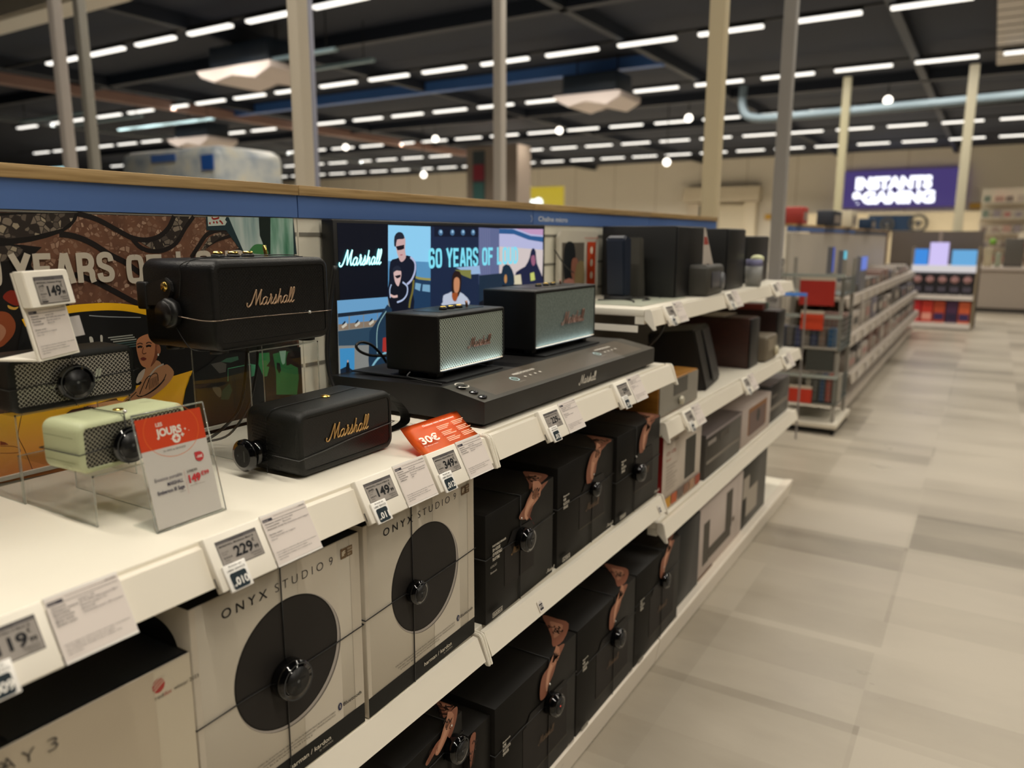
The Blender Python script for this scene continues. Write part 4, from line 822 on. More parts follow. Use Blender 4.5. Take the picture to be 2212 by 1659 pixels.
# clear sign holder with offer sheet
t = thing('sign_holder', 'clear sign holder with red LES JOURS offer sheet at 149€99', 'sign', (-.867,.551,.989), .0)
lean = .034; Hs = .148; Ws = .104
def sp(x, z): return x - lean*z/Hs
rowsA = [[Vector((sp(0,z),y_,z)) for y_ in (0,Ws)] for z in (0,.05,.1,.149)]
B().sheet(rowsA, ACR, .0012, False).obj('front_pane', t)
B().sheet([[v+Vector((-.0042,0,0)) for v in r] for r in rowsA], ACR, .0012, False).obj('rear_pane', t)
B().box(-.052,-.002,0,Ws,.0003,.0022, ACR).obj('base_pane', t)
b = B(); 
for y_ in (0,Ws): b.tube([(sp(.0008,0),y_,.001),(sp(.0008,.149),y_,.149)], .0009, ACRE, 6)
b.tube([(sp(.0,.149),0,.149),(sp(.0,.149),Ws,.149)], .0012, ACRE, 6); b.tube([(.0008,0,.0015),(.0008,Ws,.0015)], .0009, ACRE, 6); b.obj('polished_edge', t)
p = Print(.00005); h0=.143; Wp=.096
p.rect(0,0,Wp,h0,'CFC8C2'); p.rect(0,h0-.042,Wp,h0,'D2431F')
for (cx_,r_) in ((.048,.040),): p.ring(cx_,h0-.022,r_,r_*.86,.0006,'E8782E',48,2.4,5.4); p.ring(cx_,h0-.022,r_,r_*.86,.0006,'E8782E',48,-1.2,1.2)
p.text('LES', .027,h0-.0135,.0048,'E9E2D8',bold=.03); p.text('JOURS', .025,h0-.0265,.0098,'E9E2D8',w=.037,bold=.045)
p.ell(.052,h0-.0335,.0062,.0062,'E9E2D8')
def plus(x,y,s,m): p.rect(x-s,y-s*.28,x+s,y+s*.28,m); p.rect(x-s*.28,y-s,x+s*.28,y+s,m)
plus(.052,h0-.0335,.0034,'D2431F'); plus(.0615,h0-.0305,.0028,'E9E2D8'); plus(.067,h0-.024,.0016,'E9E2D8'); plus(.072,h0-.027,.0008,'E9E2D8'); plus(.044,h0-.033,.0008,'E9E2D8')
p.text('Du 30/03 au 28/04/2025', .046,h0-.0475,.0024,'4A4644',al='c')
p.ell(.079,.0785,.0066,.0066,'C13A3E'); p.rect(.0724,.0785,.079,.0851,'C13A3E'); p.text('-30€', .079,.0768,.0034,'F0E6E0',al='c',bold=.03)
p.text('Enceinte portable', .048,.0600,.0050,'4A4658',al='r',w=.039); p.text('MARSHALL', .048,.0515,.0048,'2E2A48',al='r',w=.023,bold=.02); p.text('Emberton III Sage', .048,.0430,.0050,'2E2A48',al='r',w=.039,bold=.02); p.text('1008276', .048,.0385,.0018,'8A8684',al='r')
p.rect(.0515,.034,.0518,.066,'C98070'); p.text('179€99', .056,.0605,.0042,'3A3634',w=.015); p.rect(.0555,.0622,.0720,.0626,'3A3634'); p.text('149', .056,.0475,.0100,'C8383E',w=.018,bold=.05); p.text('€99', .0748,.0525,.0056,'C8383E',w=.013,bold=.03); p.text('dont 0.02€ d’éco-part', .056,.0425,.0018,'8A7A74')
nv = Vector((-lean,0,Hs)).normalized()
p.obj('offer_sheet', t, (-.0026,.004,.003), (0,1,0), tuple(nv))
# price stand on the silver mesh speaker
t = thing('price_stand', 'white price stand on top of the black speaker with silver mesh', 'price tag', (-1.050,.524,1.1985), .50)
lean2 = .20
sh = lambda x,z: (x-lean2*z, z)
B().prism([sh(-.003,0),sh(0,0),sh(0,.115),sh(-.003,.115)], 'y', 0,.088, WHITE2).obj('back_plate', t)
B().prism([(-.060,0),(-.001,0),(-.001,.0025),(-.060,.0025)], 'y', 0,.088, WHITE2).obj('stand_foot', t)
B().prism([sh(.0005,.070),sh(.014,.070),sh(.014,.117),sh(.0005,.117)], 'y', -.001,.092, WHITE2, .001).obj('holder_body', t)
nv = Vector((-lean2,0,1)).normalized()
q0 = sh(.0146,.0745)
p = Print(.00008); p.rect(-.001,-.001,.0615,.0355,'4A4646'); price_art(p,'149','99','MARSHALL Emberton III Sage','179.99€'); p.obj('price_screen', t, (q0[0],.017,q0[1]), (0,1,0), tuple(nv))
q0 = sh(.0012,.068)
p = Print(.00012); sheetprint(p, .004, .0, .080, .066, [('Autonomie','jusqu’à 32h'),('Puissance sonore','38 W RMS idéal jusqu’à 30m²'),('Étanchéité','Étanche jusqu’à 1m'),('Connectivité','Bluetooth'),('',''),('Existe aussi :',''),('','tarif disponible en magasin'),('','Noir / Or')], 'portable'); p.obj('data_sheet', t, (q0[0],0,q0[1]), (0,1,0), tuple(nv))
q1 = sh(-.001,.045); B().prism([sh(-.002,.022),sh(-.0005,.022),sh(-.0005,.05),sh(-.002,.05)], 'y', .088,.112, mat('B8B2AE',.3)).obj('side_card', t)
# ------------------------------------------------------------------ demo stand with two lit speakers
t = thing('demo_stand', 'low black sloping demo stand with buttons under the two grey fronted speakers', 'display stand', (-.814,1.222,.989))
Ls = .898
body = mat('1B1A1A', .42); panel = mat('4A4238', .38)
B().prism([(0,.010),(0,.054),(-.104,.074),(-.41,.0695),(-.41,.010)], 'y', 0, Ls, body).obj('stand_body', t)
sl = Vector((-.104,0,.020)).normalized()
p = Print(.0002); p.rect(.0005,.0005,Ls-.0005,.1055, mat('3B3831',.4)); p.rect(.062,.014,Ls-.06,.104, mat('544B40',.35)); p.rect(.05,.1035,Ls-.04,.1045,'0A0A0A')
for (u_, v_, r_) in ((.030,.083,.0125),(.024,.050,.009),(.016,.022,.009)):
    pass
for u0 in (.20,.62):
    p.ring(u0,.055,.0120,.0120,.003, mat('CFE6DC',.3,emit=.8)); p.ell(u0,.055,.005,.005, mat('9CC4B0',.3,emit=.5)); p.text('BLUETOOTH',u0-.012,.034,.0035,'B8B2A6'); p.text('PRESSEZ POUR ÉCOUTER',u0+.022,.070,.0075,'F2ECE0',w=.095,bold=.02); p.rect(u0+.03,.066,u0+.09,.0665,'B8B2A6'); p.text('DEMO',u0+.05,.080,.0025,'B8B2A6')
    for k in range(4): p.ell(u0+.038+k*.022,.050,.0035,.0035,'D8D2C6'); p.text('PISTE',u0+.033+k*.022,.041,.0020,'9A948A')
p.ring(.033,.080,.0155,.0155,.003,'C9C4BA',40,.3,2.6); p.ring(.033,.080,.0155,.0155,.003,'C9C4BA',40,3.4,5.8)
p.obj('control_panel', t, (.0003,0,.0543), (0,1,0), tuple(sl))
for (u_, v_, r_) in ((.033,.080,.0105),(.030,.047,.0095),(.022,.020,.0095)):
    c = Vector((0,u_,.054))+sl*v_; b = B().cyl((c.x,c.y,c.z+.002), r_, .006, 'z', GLOSS, seg=28, bev=.0015); b.cyl((c.x,c.y,c.z+.0055), r_*.55, .001, 'z', mat('2A2A2A',.2)); b.obj('push_button', t, label='round black push button')
p = Print(.0002); p.script(.415,.018,.085,'D8D2C6',.10); p.obj('front_logo', t, (.0006,0,.006), (0,1,0), (0,0,1), label='white script logo')
for x_, y_ in ((-.03,.03),(-.03,Ls-.03),(-.37,.03),(-.37,Ls-.03)): B().box(x_-.014,x_+.014,y_-.014,y_+.014,0,.011, BLK, .002).obj('foot', t)
tagp(B().prism([(-1.20,1.0635),(-.935,1.0635),(-.935,1.0665),(-1.20,1.0665)], 'y', 1.262, 1.48, DARKM).obj('stand_plate'), 'thin black plate under the smaller grey fronted speaker', 'plate')
tagp(B().prism([(-1.19,1.0635),(-.935,1.0635),(-.935,1.0665),(-1.19,1.0665)], 'y', 1.68, 2.0, DARKM).obj('stand_plate'), 'thin black plate under the bigger grey fronted speaker', 'plate')
def homespeaker(loc, w, d, h, grille, label, lw, ly, lz, r, ledc):
    t = thing('speaker', label, 'speaker', loc, 0)
    cabinet(t, w, d, h, .005, LEATH, .012, .0062, .0035, .005)
    B().box(-.006,-.002,.0065,w-.0065,.019,h-.0085, grille).obj('front_grille', t)
    b = B(); badge(b, .002, ly, lz, lw, COPPER, r); b.obj('script_logo', t, label='coppery script logo')
    B().box(-d*.78,-d*.25,w*.22,w*.86,h-.0002,h+.0008, mat('0B0B0C',.3)).obj('control_panel', t)
    for k in range(3):
        b = B().cyl((-d*.5,w*(.44+.115*k),h+.003), .009, .005, 'z', BLK); b.cyl((-d*.5,w*(.44+.115*k),h+.0065), .0075, .003, 'z', BRASS, seg=20, bev=.0008); b.obj('knob', t, label='pale brass knob')
    B().tube([(-d*.5,w*.80,h),(-d*.5-.002,w*.80,h+.014)], .003, COPPER).obj('power_toggle', t)
    for x_, y_ in ((-.03,.03),(-.03,w-.03),(-d+.03,.03),(-d+.03,w-.03)): B().box(x_-.012,x_+.012,y_-.012,y_+.012,0,.013, BLK, .002).obj('foot', t)
    B().box(-.0025,-.0005,.008,w-.008,.0155,.0195, mat('FFE9C8',.3,emit=1.1)).obj('glow_strip', t, label='lit strip along the bottom of the grille')
    return t
homespeaker((-.955,1.262,1.0670), .258, .142, .135, GW_GRY, 'smaller black speaker with grey white lit grille on the demo stand', .087,.112,.056,.0013,'')
homespeaker((-.955,1.662,1.0670), .350, .156, .163, CLOTH, 'bigger black speaker with grey cloth lit grille on the demo stand', .128,.150,.066,.0016,'')
for (y_, w_, nm_, e_) in ((1.262,.258,'smaller',.045),(1.662,.350,'bigger',.06)):
    ld = bpy.data.lights.new('grille_light', 'AREA'); ld.shape = 'RECTANGLE'; ld.size = w_-.03; ld.size_y = .004; ld.energy = e_; ld.color = (.80,.95,1)
    lo = bpy.data.objects.new('grille_light', ld); C.objects.link(lo); lo.location = (-.951,y_+w_/2,1.0835); lo.rotation_euler = (Matrix.Rotation(PI/2,3,'Z') @ Matrix.Rotation(math.radians(172),3,'X')).to_euler()
    tagp(lo, 'lamp under the grille of the %s grey fronted speaker' % nm_, 'lamp')
# cables
def cable(pts, r, label, name='power_cable'): tagp(B().tube(smooth(pts, 6), r, CORD, 8).obj(name), label, 'cable', 'loose cables')
cable([(-1.16,1.3361,1.0772),(-1.16,1.316,1.1005),(-1.16,1.2854,1.1245),(-1.16,1.2533,1.1337),(-1.16,1.238,1.1264),(-1.16,1.2522,1.1123),(-1.16,1.2879,1.0995),(-1.16,1.3349,1.0935)], .0032, 'thick black cable looping out behind the smaller grey fronted speaker')
cable([(-1.03,1.262,1.078),(-1.03,1.252,1.070),(-1.0,1.245,1.068),(-.97,1.242,1.0665)]+[(-.95,1.240,1.0660),(-.93,1.2385,1.0655)], .002, 'thin black cable lying on the left end of the demo stand')
cable([(-1.2,1.225,1.30),(-1.21,1.212,1.2),(-1.215,1.205,1.1),(-1.20,1.21,1.03),(-1.15,1.214,.996),(-1.08,1.213,.994)], .005, 'thick black cable hanging at the left edge of the television')
cable([(-1.10,.90,1.173),(-1.105,.895,1.12),(-1.115,.885,1.06),(-1.14,.86,1.02),(-1.17,.83,.995)], .0028, 'black cable hanging under the tall clear riser')
cable([(-1.09,.915,1.173),(-1.095,.910,1.12),(-1.11,.90,1.06),(-1.14,.88,1.01),(-1.18,.86,.995)], .0022, 'thinner black cable hanging under the tall clear riser')
cable([(-1.225,2.26,1.32),(-1.225,2.33,1.27),(-1.225,2.40,1.24)], .002, 'thin black wire on the cream slats right of the television')
# ------------------------------------------------------------------ cartons
CREAM = mat('C9C0AF', .42, name='cream_carton'); CREAM2 = mat('D0C5AE', .4); CBLK = mat('0A0D0E', .5, spec=.25, name='black_carton_lid')
CARD = mat('110F0C', .5, name='black_carton', spec=.22)
SKIN = mat('B07C62', .55, spec=.25, name='print_skin'); SKIN2 = mat('8A5844', .55, spec=.25)
def carton(loc, rz, w, d, h, m, label, group=None, lid=None, cat='box', name='speaker_box'):
    t = thing(name, label, cat, loc, rz, group); b = B(); b.box(-d,0,0,w,0,h, m, .0008, 1); b.obj('carton', t)
    if lid: B().box(-d+.0012,-.0012,.0012,w-.0012,h-.0002,h+.0008, lid).obj('lid_panel', t)
    return t
def onyx(t, w, d, h):
    p = Print(.00006)
    p.rect(w*.58,h*.104,w*.84,h*.998,'CDC4B4'); p.rect(w*.93,h*.104,w*.998,h*.998,'C3B9A8'); p.rect(.0008,h*.104,w*.03,h*.998,'C4BAA9')
    p.rect(.0008,.0005,w-.0008,h*.105,'161614')
    cx, cz, r = w*.505, h*.560, h*.292
    p.ell(cx+.006,cz-.006,r*1.015,r*1.01,'6E6862',64); p.ell(cx+.003,cz-.003,r*1.02,r*1.02,'A8A098',64); p.ell(cx,cz,r,r,'14120F',64); p.ell(cx,cz,r*.975,r*.975,'252220',64)
    p.text('O N Y X', w*.155,h*.900,.0135,'17161A',w=w*.245,bold=.008); p.text('S T U D I O', w*.445,h*.902,.0135,'2B2A30',w=w*.30,bold=-.012); p.text('9', w*.785,h*.902,.0135,'2B2A30',bold=-.012)
    p.rect(w*.865,h*.905,w*.905,h*.955,'6B543A'); p.rect(w*.908,h*.905,w*.948,h*.955,'6B543A'); p.text('iF',w*.885,h*.918,.008,'D6CBB4',al='c',bold=.03)
    for k in range(3): p.text('GOLD AWARD 2023'.split()[k], w*.912,h*.940-k*.0045,.0025,'D6CBB4')
    for k, s_ in enumerate(('PORTABLE STEREO BLUETOOTH HOME SPEAKER | ENCEINTE RÉSIDENTIELLE BLUETOOTH STÉRÉO','PORTABLE / TRAGBARER STEREO-BLUETOOTH-HEIMLAUTSPRECHER / SPEAKER DOMESTICO','STEREO BLUETOOTH PORTATILE')):
        p.text(s_, w*(.22+.02*k), h*(.165-.016*k), .0028,'57524A',w=w*(.56-.02*k-.16*(k==2)))
    p.ell(w*.815,h*.178,.0042,.0062,'16204A'); p.stroke([(w*.815-.002,h*.178-.002),(w*.815+.002,h*.178+.002),(w*.815,h*.178+.004),(w*.815,h*.178-.004),(w*.815+.002,h*.178-.002),(w*.815-.002,h*.178+.002)],.0006,'D6CBB4',0)
    p.text('Bluetooth', w*.838,h*.168,.0062,'17161A',w=w*.135,bold=.01)
    p.text('harman / kardon', w*.47,h*.047,.0078,'D9D0BE',w=w*.27,bold=.01); p.text('by HARMAN', w*.66,h*.028,.0038,'A8A092')
    p.obj('front_print', t, (.0002,0,0), (0,1,0), (0,0,1))
    p = Print(.00015)
    p.poly([(x+.800, z-.578) for x, z in [(-0.9369,0.8785),(-0.9093,0.8793),(-0.8822,0.8823),(-0.8597,0.8799),(-0.8416,0.8722),(-0.8292,0.8587),(-0.8272,0.838),(-0.8496,0.7874),(-0.9954,0.7388),(-0.9791,0.8376)]], '1B1C1E', 3)
    p.poly([(x+.800, z-.578) for x, z in [(-0.9416,0.8482),(-0.9056,0.8588),(-0.8775,0.8685),(-0.8546,0.8706),(-0.8395,0.8643),(-0.8291,0.8524),(-0.8319,0.8258),(-0.8839,0.776),(-0.9954,0.7388)]], '0B0C0D', 3)
    p.obj('side_print', t, (0,-.0002,0), (1,0,0), (0,0,1))
    p = Print(.00015); p.text('BLUETOOTH SPEAKER',-d*.2,w*.3,.004,'7C8076'); p.text('ONYX STUDIO 9',-d*.26,w*.3,.0065,'7C8076'); p.ring(-d*.22,w*.24,.007,.007,.0012,'7C8076',24)
    b_ = Print(.00015); b_.text('BLUETOOTH SPEAKER',.16,.035,.0038,'6A6E66'); b_.text('ONYX STUDIO',.16,.028,.0050,'6A6E66'); b_.ring(.15,.033,.006,.006,.001,'6A6E66',20); b_.obj('lid_print', t, (0,0,h+.0009), (0,1,0), (-1,0,0))
WL, WR = .306, .326
t = carton((-.800,.539,.578), .005, WL,.19,.329, CREAM, 'white speaker box reading ONYX STUDIO 9, the nearer of the two', 'white speaker boxes', CBLK); onyx(t, WL,.19,.329)
t = carton((-.800,.852,.578), .035, WR,.19,.334, CREAM, 'white speaker box reading ONYX STUDIO 9, beside the black boxes', 'white speaker boxes', CBLK); onyx(t, WR,.19,.334)
t = carton((-.800,.230,.578), .0, .307,.20,.275, CREAM, 'white speaker box with red dot winner 2023 mark at the lower left', 'white speaker boxes', CBLK)
p = Print(.00015)
p.rect(.2575,.0005,.306,.2745,'B4A88E')
p.rect(.0005,.0005,.2570,.2745,'BFB29C'); p.rect(.2570,.001,.3062,.2740,'C9BEA8')
q = [(0.2623,0.2534),(0.2563,0.2368),(0.2998,0.2393)]
p.ell(q[0][0], q[0][1], .0082,.0092,'A8403A'); 
for k in range(3): p.stroke([(q[0][0]-.0075,q[0][1]-.006+.0045*k),(q[0][0],q[0][1]-.001+.0045*k),(q[0][0]+.0075,q[0][1]+.0035+.0035*k)], .0013,'C9BEA8',3)
p.text('red', q[1][0],q[1][1],.0052,'4A4640',w=.0105); p.text('dot', q[1][0]+.0112,q[1][1]+.0002,.0052,'A8403A',w=.0105); p.text('winner 2023', q[1][0]+.025,q[1][1]+.0008,.0052,'4A4640',w=.0345)
q = [(0.0906,0.2491),(0.1084,0.2492),(0.1332,0.2481)]
p.text('A', q[0][0]-.004,q[0][1]-.0,.0155,'4A4642',w=.014,bold=-.01); p.text('Y', q[1][0]-.002,q[1][1]-.003,.0155,'4A4642',w=.014,bold=-.01); p.text('3', q[2][0]-.001,q[2][1]-.003,.0155,'5A5650',w=.011,bold=-.012); p.text('GO + PL', .045,q[0][1]-.001,.0155,'4A4642',w=.052,bold=-.01)
p.obj('front_print', t, (.0002,0,0), (0,1,0), (0,0,1))
B().box(-.17,-.005,.10,.302,.2758,.2768, mat('101213',.5)).obj('lid_flap', t)
# arm artworks: normalised on the box (u,v from the bottom left, fractions of w and h)
KF = [(0.1897,0.2341),(0.2613,0.2381),(0.2318,0.2242),(0.2055,0.2127),(0.1851,0.1916),(0.1726,0.1766),(0.1599,0.1785),(0.1303,0.1885),(0.1341,0.1995),(0.1537,0.2094),(0.1655,0.2218),(0.1856,0.2348)]
KT = [(-0.0785,0.3014),(-0.0231,0.3058),(-0.007,0.274),(-0.0021,0.1907),(-0.0221,0.2225),(-0.0591,0.2706)]
AF = [(0.2141,0.248),(0.2663,0.249),(0.2257,0.236),(0.2085,0.2139),(0.1988,0.1901),(0.1747,0.1704),(0.1605,0.1704),(0.1485,0.1744),(0.1458,0.2041),(0.1613,0.2323),(0.1803,0.2469)]
AT = [(-0.0754,0.3155),(-0.0006,0.3086),(0.0069,0.2476),(0.0045,0.2083),(-0.035,0.2722)]
WF = [(0.2525,0.3177),(0.3024,0.3099),(0.2831,0.2927),(0.264,0.2795),(0.2478,0.2577),(0.2246,0.2399),(0.2111,0.2198),(0.1859,0.2233),(0.1844,0.2565),(0.1962,0.2796),(0.2236,0.2876),(0.2468,0.2982)]
WT = [(-0.1157,0.4098),(-0.0761,0.4132),(-0.0368,0.4065),(-0.01,0.3252),(-0.0172,0.2868),(-0.0422,0.3241),(-0.0747,0.3628)]
BF = [(0.1399,0.375),(0.1726,0.3771),(0.1755,0.3608),(0.1644,0.338),(0.1482,0.3243),(0.1359,0.3363),(0.1187,0.3282),(0.0944,0.3228),(0.0736,0.3148),(0.0666,0.3219),(0.0829,0.3321),(0.1009,0.3411),(0.1222,0.3445),(0.1317,0.3573)]
BT = [(-0.0646,0.2028),(-0.0252,0.2047),(-0.0202,0.1994),(-0.0169,0.1625),(-0.0349,0.179)]
def marshallbox(loc, rz, w, d, h, label, art, top, texts, name, pan, logo=None, group='black speaker boxes'):
    t = carton(loc, rz, w, d, h, CARD, label, group)
    p = Print(.00015)
    if pan:
        x0,x1,z0,z1 = pan
        p.rect(x0,z0,x1,z1,'241F1C'); p.rect(x0+.002,z0+.002,x1-.002,z1-.002,'1F1B19')
        for k in range(10): p.rect(x0+.004,z0+.008+(z1-z0-.016)*k/10,x1-.004,z0+.0085+(z1-z0-.016)*k/10,'26211E')
        p.rect(x0,z0-.0008,x1,z0,'6E6450' if name != 'KILBURN III' else '2E2926')
        p.poly([(x0+.01,z1+.002),(x1-.004,z1+.002),(x1-.012,z1+.022),(x0+.03,z1+.026)], '1C1A19')
    lg = logo or ((pan[0]+pan[1])/2-.035, pan[2]+(pan[3]-pan[2])*.42, .07)
    p.script(*lg, '8A6A42' if name == 'KILBURN III' else '6E5844', .09)
    sk = [(u, v) for u, v in art]
    p.poly(sk, SKIN2, 4)
    n_ = len(sk); h2 = n_//2; L1 = sk[:h2]; L2 = sk[h2:][::-1]; ax_ = [((L1[min(i,len(L1)-1)][0]+L2[min(i,len(L2)-1)][0])/2, (L1[min(i,len(L1)-1)][1]+L2[min(i,len(L2)-1)][1])/2) for i in range(max(len(L1),len(L2)))]
    wa = (max(a for a,b in sk)-min(a for a,b in sk))*.30
    p.stroke(ax_[:-1], wa, SKIN, 5, taper=lambda q: 1.15-.75*q)
    p.stroke([(a-.001,b) for a,b in ax_[2:]], wa*.4, 'C79478', 5, taper=lambda q: 1-.6*q)
    for i in range(2):
        a,b = ax_[i]; p.stroke([(a-.009,b+.001),(a-.003,b+.006),(a+.002,b-.003),(a+.008,b+.002)], .0024,'2A1C17',3); p.stroke([(a+.004,b-.008),(a-.001,b-.014),(a+.003,b-.018)], .0018,'33231C',3)
    lo = min(sk, key=lambda q: q[1])
    for dx_ in (.0,.004,.008): p.stroke([(lo[0]+dx_,lo[1]+.001+dx_*.4),(lo[0]+.003+dx_,lo[1]+.016),(lo[0]+.006+dx_,lo[1]+.026)], .0007, '5A3426',3)
    tx, tz, ts_ = w*.055, h*.70, .0068
    for i, s_ in enumerate(texts): p.text(s_, tx, tz-(i*ts_*1.45), ts_*(1 if i else .62), 'C9C2B4', bold=.03, w=len(s_)*ts_*.50)
    p.rect(w*.05,.012,w*.05+.040,.023,'C9C2B4'); p.rect(w*.05+.0012,.0132,w*.05+.0388,.0218,'1A1816'); p.text(name, w*.05+.020,.0145,.0058,'C9C2B4',al='c',w=.034,bold=.03)
    p.script(w*.86,.016,.034,'C9C2B4',.12)
    p.obj('front_print', t, (.0006,0,0), (0,1,0), (0,0,1))
    if top:
        p = Print(.00015); xs_ = [(v, -u) for u, v in top]; p.poly(xs_, SKIN2, 3)
        n_ = len(xs_); cx_ = sum(a for a,b in xs_)/n_; cy_ = sum(b for a,b in xs_)/n_
        p.poly([(a*.55+cx_*.45+.004, b*.5+cy_*.5) for a,b in xs_], SKIN, 3)
        random.seed(int(w*1000))
        for k in range(6):
            a, b = cx_+random.uniform(-.018,.018), cy_+random.uniform(-.018,.022); p.stroke([(a-.010,b+random.uniform(-.006,.006)),(a-.003,b+.006),(a+.003,b-.005),(a+.010,b+random.uniform(-.004,.006))], random.uniform(.002,.005), '2A1B16', 3)
        p.obj('top_print', t, (0,0,h+.0006), (0,1,0), (-1,0,0))
    return t
TK = ['PORTABLE SPEAKER','50+ HOURS','OF PORTABLE','PLAYTIME']; TA = ['Bluetooth','HOME','BLUETOOTH','SPEAKER']
t = marshallbox((-.807,1.212,.578), .03, .300,.20,.236, 'black box reading 50+ HOURS OF PORTABLE PLAYTIME, first on the middle shelf', KF, KT, TK, 'KILBURN III', (.075,.205,.055,.145), (.105,.118,.060))
p = Print(.0002); q = [(0.1698,0.1964),(0.2065,0.1491),(0.188,0.1689),(0.175,0.1812)]; p.poly(q, '7A2A2A'); p.text('AURACAST', .0165,.118,.0055,'A8A298',w=.026); p.text('Bluetooth', .0165,.106,.0045,'A8A298',bold=.02); p.obj('small_print', t, (.0012,0,0), (0,1,0), (0,0,1))
marshallbox((-.815,1.532,.578), .01, .322,.21,.250, 'black speaker box second from the left on the middle shelf', AF, AT, TA, 'ACTON III', (.118,.268,.060,.152))
marshallbox((-.812,1.866,.578), .0, .320,.21,.252, 'black speaker box at the far right end of the middle shelf', AF, AT, TA, 'STANMORE III', (.118,.268,.060,.152))
bw = .375
marshallbox((-.792,1.222,.085), .0, bw,.24,.302, 'black speaker box nearest on the bottom shelf with a whole arm printed on it', WF, WT, TA, 'WOBURN III', (.115,.330,.05,.185))
marshallbox((-.792,1.605,.085), .0, bw,.24,.302, 'black speaker box in the middle of the bottom shelf row', WF, WT, TA, 'WOBURN III', (.115,.330,.05,.185))
marshallbox((-.792,1.988,.085), .0, bw,.24,.302, 'black speaker box last of the three big ones on the bottom shelf', WF, WT, TA, 'WOBURN III', (.115,.330,.05,.185))
marshallbox((-.797,.925,.085), .05, .200,.20,.350, 'tall black box with a tattooed arm at the bottom edge of the picture', BF, BT, ['Bluetooth','30+ HOURS','OF PORTABLE','PLAYTIME'], 'MIDDLETON', (.05,.15,.05,.20))
marshallbox((-.80,1.135,.085), .0, .082,.18,.290, 'narrow black box squeezed behind the tall one at the bottom edge', [(.0,.285),(.02,.288),(.012,.25),(.0,.22)], None, [' '], 'WILLEN', (.02,.06,.05,.12))
# security tags on the boxes
spider((-.800,.539,.578), .005, WL,.19,.329, .145,.166,.0285, 'wire security tag on the nearer white ONYX STUDIO 9 box', hh=.024, bead=False)
spider((-.800,.852,.578), .035, WR,.19,.334, .124,.176,.0205, 'small wire security tag on the farther white ONYX STUDIO 9 box', hh=.018, bead=False)
ts = thing('security_tag', 'wire security cord round the lower left white box', 'security tag', (-.800,.230,.578), 0, 'wire security tags')
B().tube([(.002,.309,.088),(.002,.25,.055),(.002,.1,.02),(.002,-.002,.01),(-.202,-.002,.05),(-.202,.309,.09)], .0013, CORD, 6, closed=True).obj('cable', ts)
spider((-.807,1.212,.578), .03, .300,.20,.236, .140,.142,.0255, 'wire security tag on the 50+ HOURS box', hh=.026, cord=.0013)
spider((-.815,1.532,.578), .01, .322,.21,.250, .190,.148,.0185, 'wire security tag on the second black box of the middle shelf', hh=.018, cord=.0012)
spider((-.812,1.866,.578), .0, .320,.21,.252, .128,.122,.0250, 'wire security tag on the last black box of the middle shelf', hh=.026, cord=.0012)
spider((-.792,1.222,.085), .0, bw,.24,.302, .232,.192,.0270, 'wire security tag with red light on the nearest bottom box', hh=.030, cord=.0013, led=True)
spider((-.792,1.605,.085), .0, bw,.24,.302, .225,.184,.0265, 'wire security tag on the middle bottom box', hh=.026, cord=.0012)
spider((-.792,1.988,.085), .0, bw,.24,.302, .215,.205,.0240, 'wire security tag on the last bottom box', hh=.020, cord=.0012)
spider((-.797,.925,.085), .05, .200,.20,.350, .155,.300,.0260, 'wire security tag on the tall black box at the bottom edge', hh=.026, cord=.0013)
# ------------------------------------------------------------------ far section stock boxes
GRP = 'stock boxes of the far section'
t = carton((-.830,2.275,.475), 0, .385,.20,.262, mat('C6BAAD',.5), 'white box with red side and black hi-fi tower picture on the far stock shelf', GRP)
B().box(-.2,-.001,-.0012,.0,.001,.26, mat('8E1414',.5)).obj('side_panel', t, label='red side panel')
p = Print(.0003); p.rect(.215,.062,.325,.205,'3A3833'); p.text('MICRO CHAIN',.03,.225,.010,'6A6258',w=.11); p.text('CD  USB',.03,.19,.012,'B06A60',w=.085); p.text('Bluetooth',.03,.170,.008,'B06A60')
for k in range(8): p.rect(.03,.150-k*.011,.03+.10-.02*(k%3),.153-k*.011,'A89C90')
for k in range(6): p.rect(.02+k*.06,.012,.072+k*.06,.048,('C9922E','B45A34','6E6058','8A6450','A88468','9C4A34')[k])
p.obj('front_print', t, (.0002,0,0), (0,1,0), (0,0,1))
t = carton((-.825,2.700,.475), 0, .475,.24,.172, mat('3A3631',.45), 'long dark hi-fi box with lilac grey top on the far stock shelf', GRP, lid=mat('6E6466',.45))
p = Print(.0003); p.rect(.03,.125,.13,.142,'8A827C'); p.rect(.02,.055,.46,.068,'7E776E'); p.rect(.001,.158,.474,.171,'8A8080'); p.rect(.18,.12,.30,.145,'4E4842'); p.obj('front_print', t, (.0002,0,0), (0,1,0), (0,0,1))
t = carton((-.828,3.205,.475), 0, .50,.22,.168, mat('B8AAA2',.5), 'pale box with brown framed picture on the far stock shelf', GRP)
p = Print(.0003); p.rect(.10,.035,.42,.155,'8A5E3A'); p.rect(.12,.03,.40,.135,'6E5A54'); p.ell(.27,.10,.03,.03,'3A3836'); p.obj('front_print', t, (.0002,0,0), (0,1,0), (0,0,1))
t = carton((-.835,3.72,.475), 0, .40,.24,.185, mat('2E2C2B',.45), 'dark box with grey stripe at the far end of the far stock shelf', GRP, lid=mat('6E6466',.45))
p = Print(.0003); p.rect(.0,.06,.40,.08,'7E776E'); p.rect(.03,.12,.15,.135,'5E5852'); p.obj('front_print', t, (.0002,0,0), (0,1,0), (0,0,1))
t = carton((-.815,2.41,.085), 0, .24,.40,.29, mat('131515',.5), 'plain black box between the printed black boxes and the white one on the far base', GRP)
t = carton((-.820,2.665,.085), 0, .585,.24,.285, mat('BFB1A8',.5), 'large white box with grey hi-fi shapes on the far base', GRP)
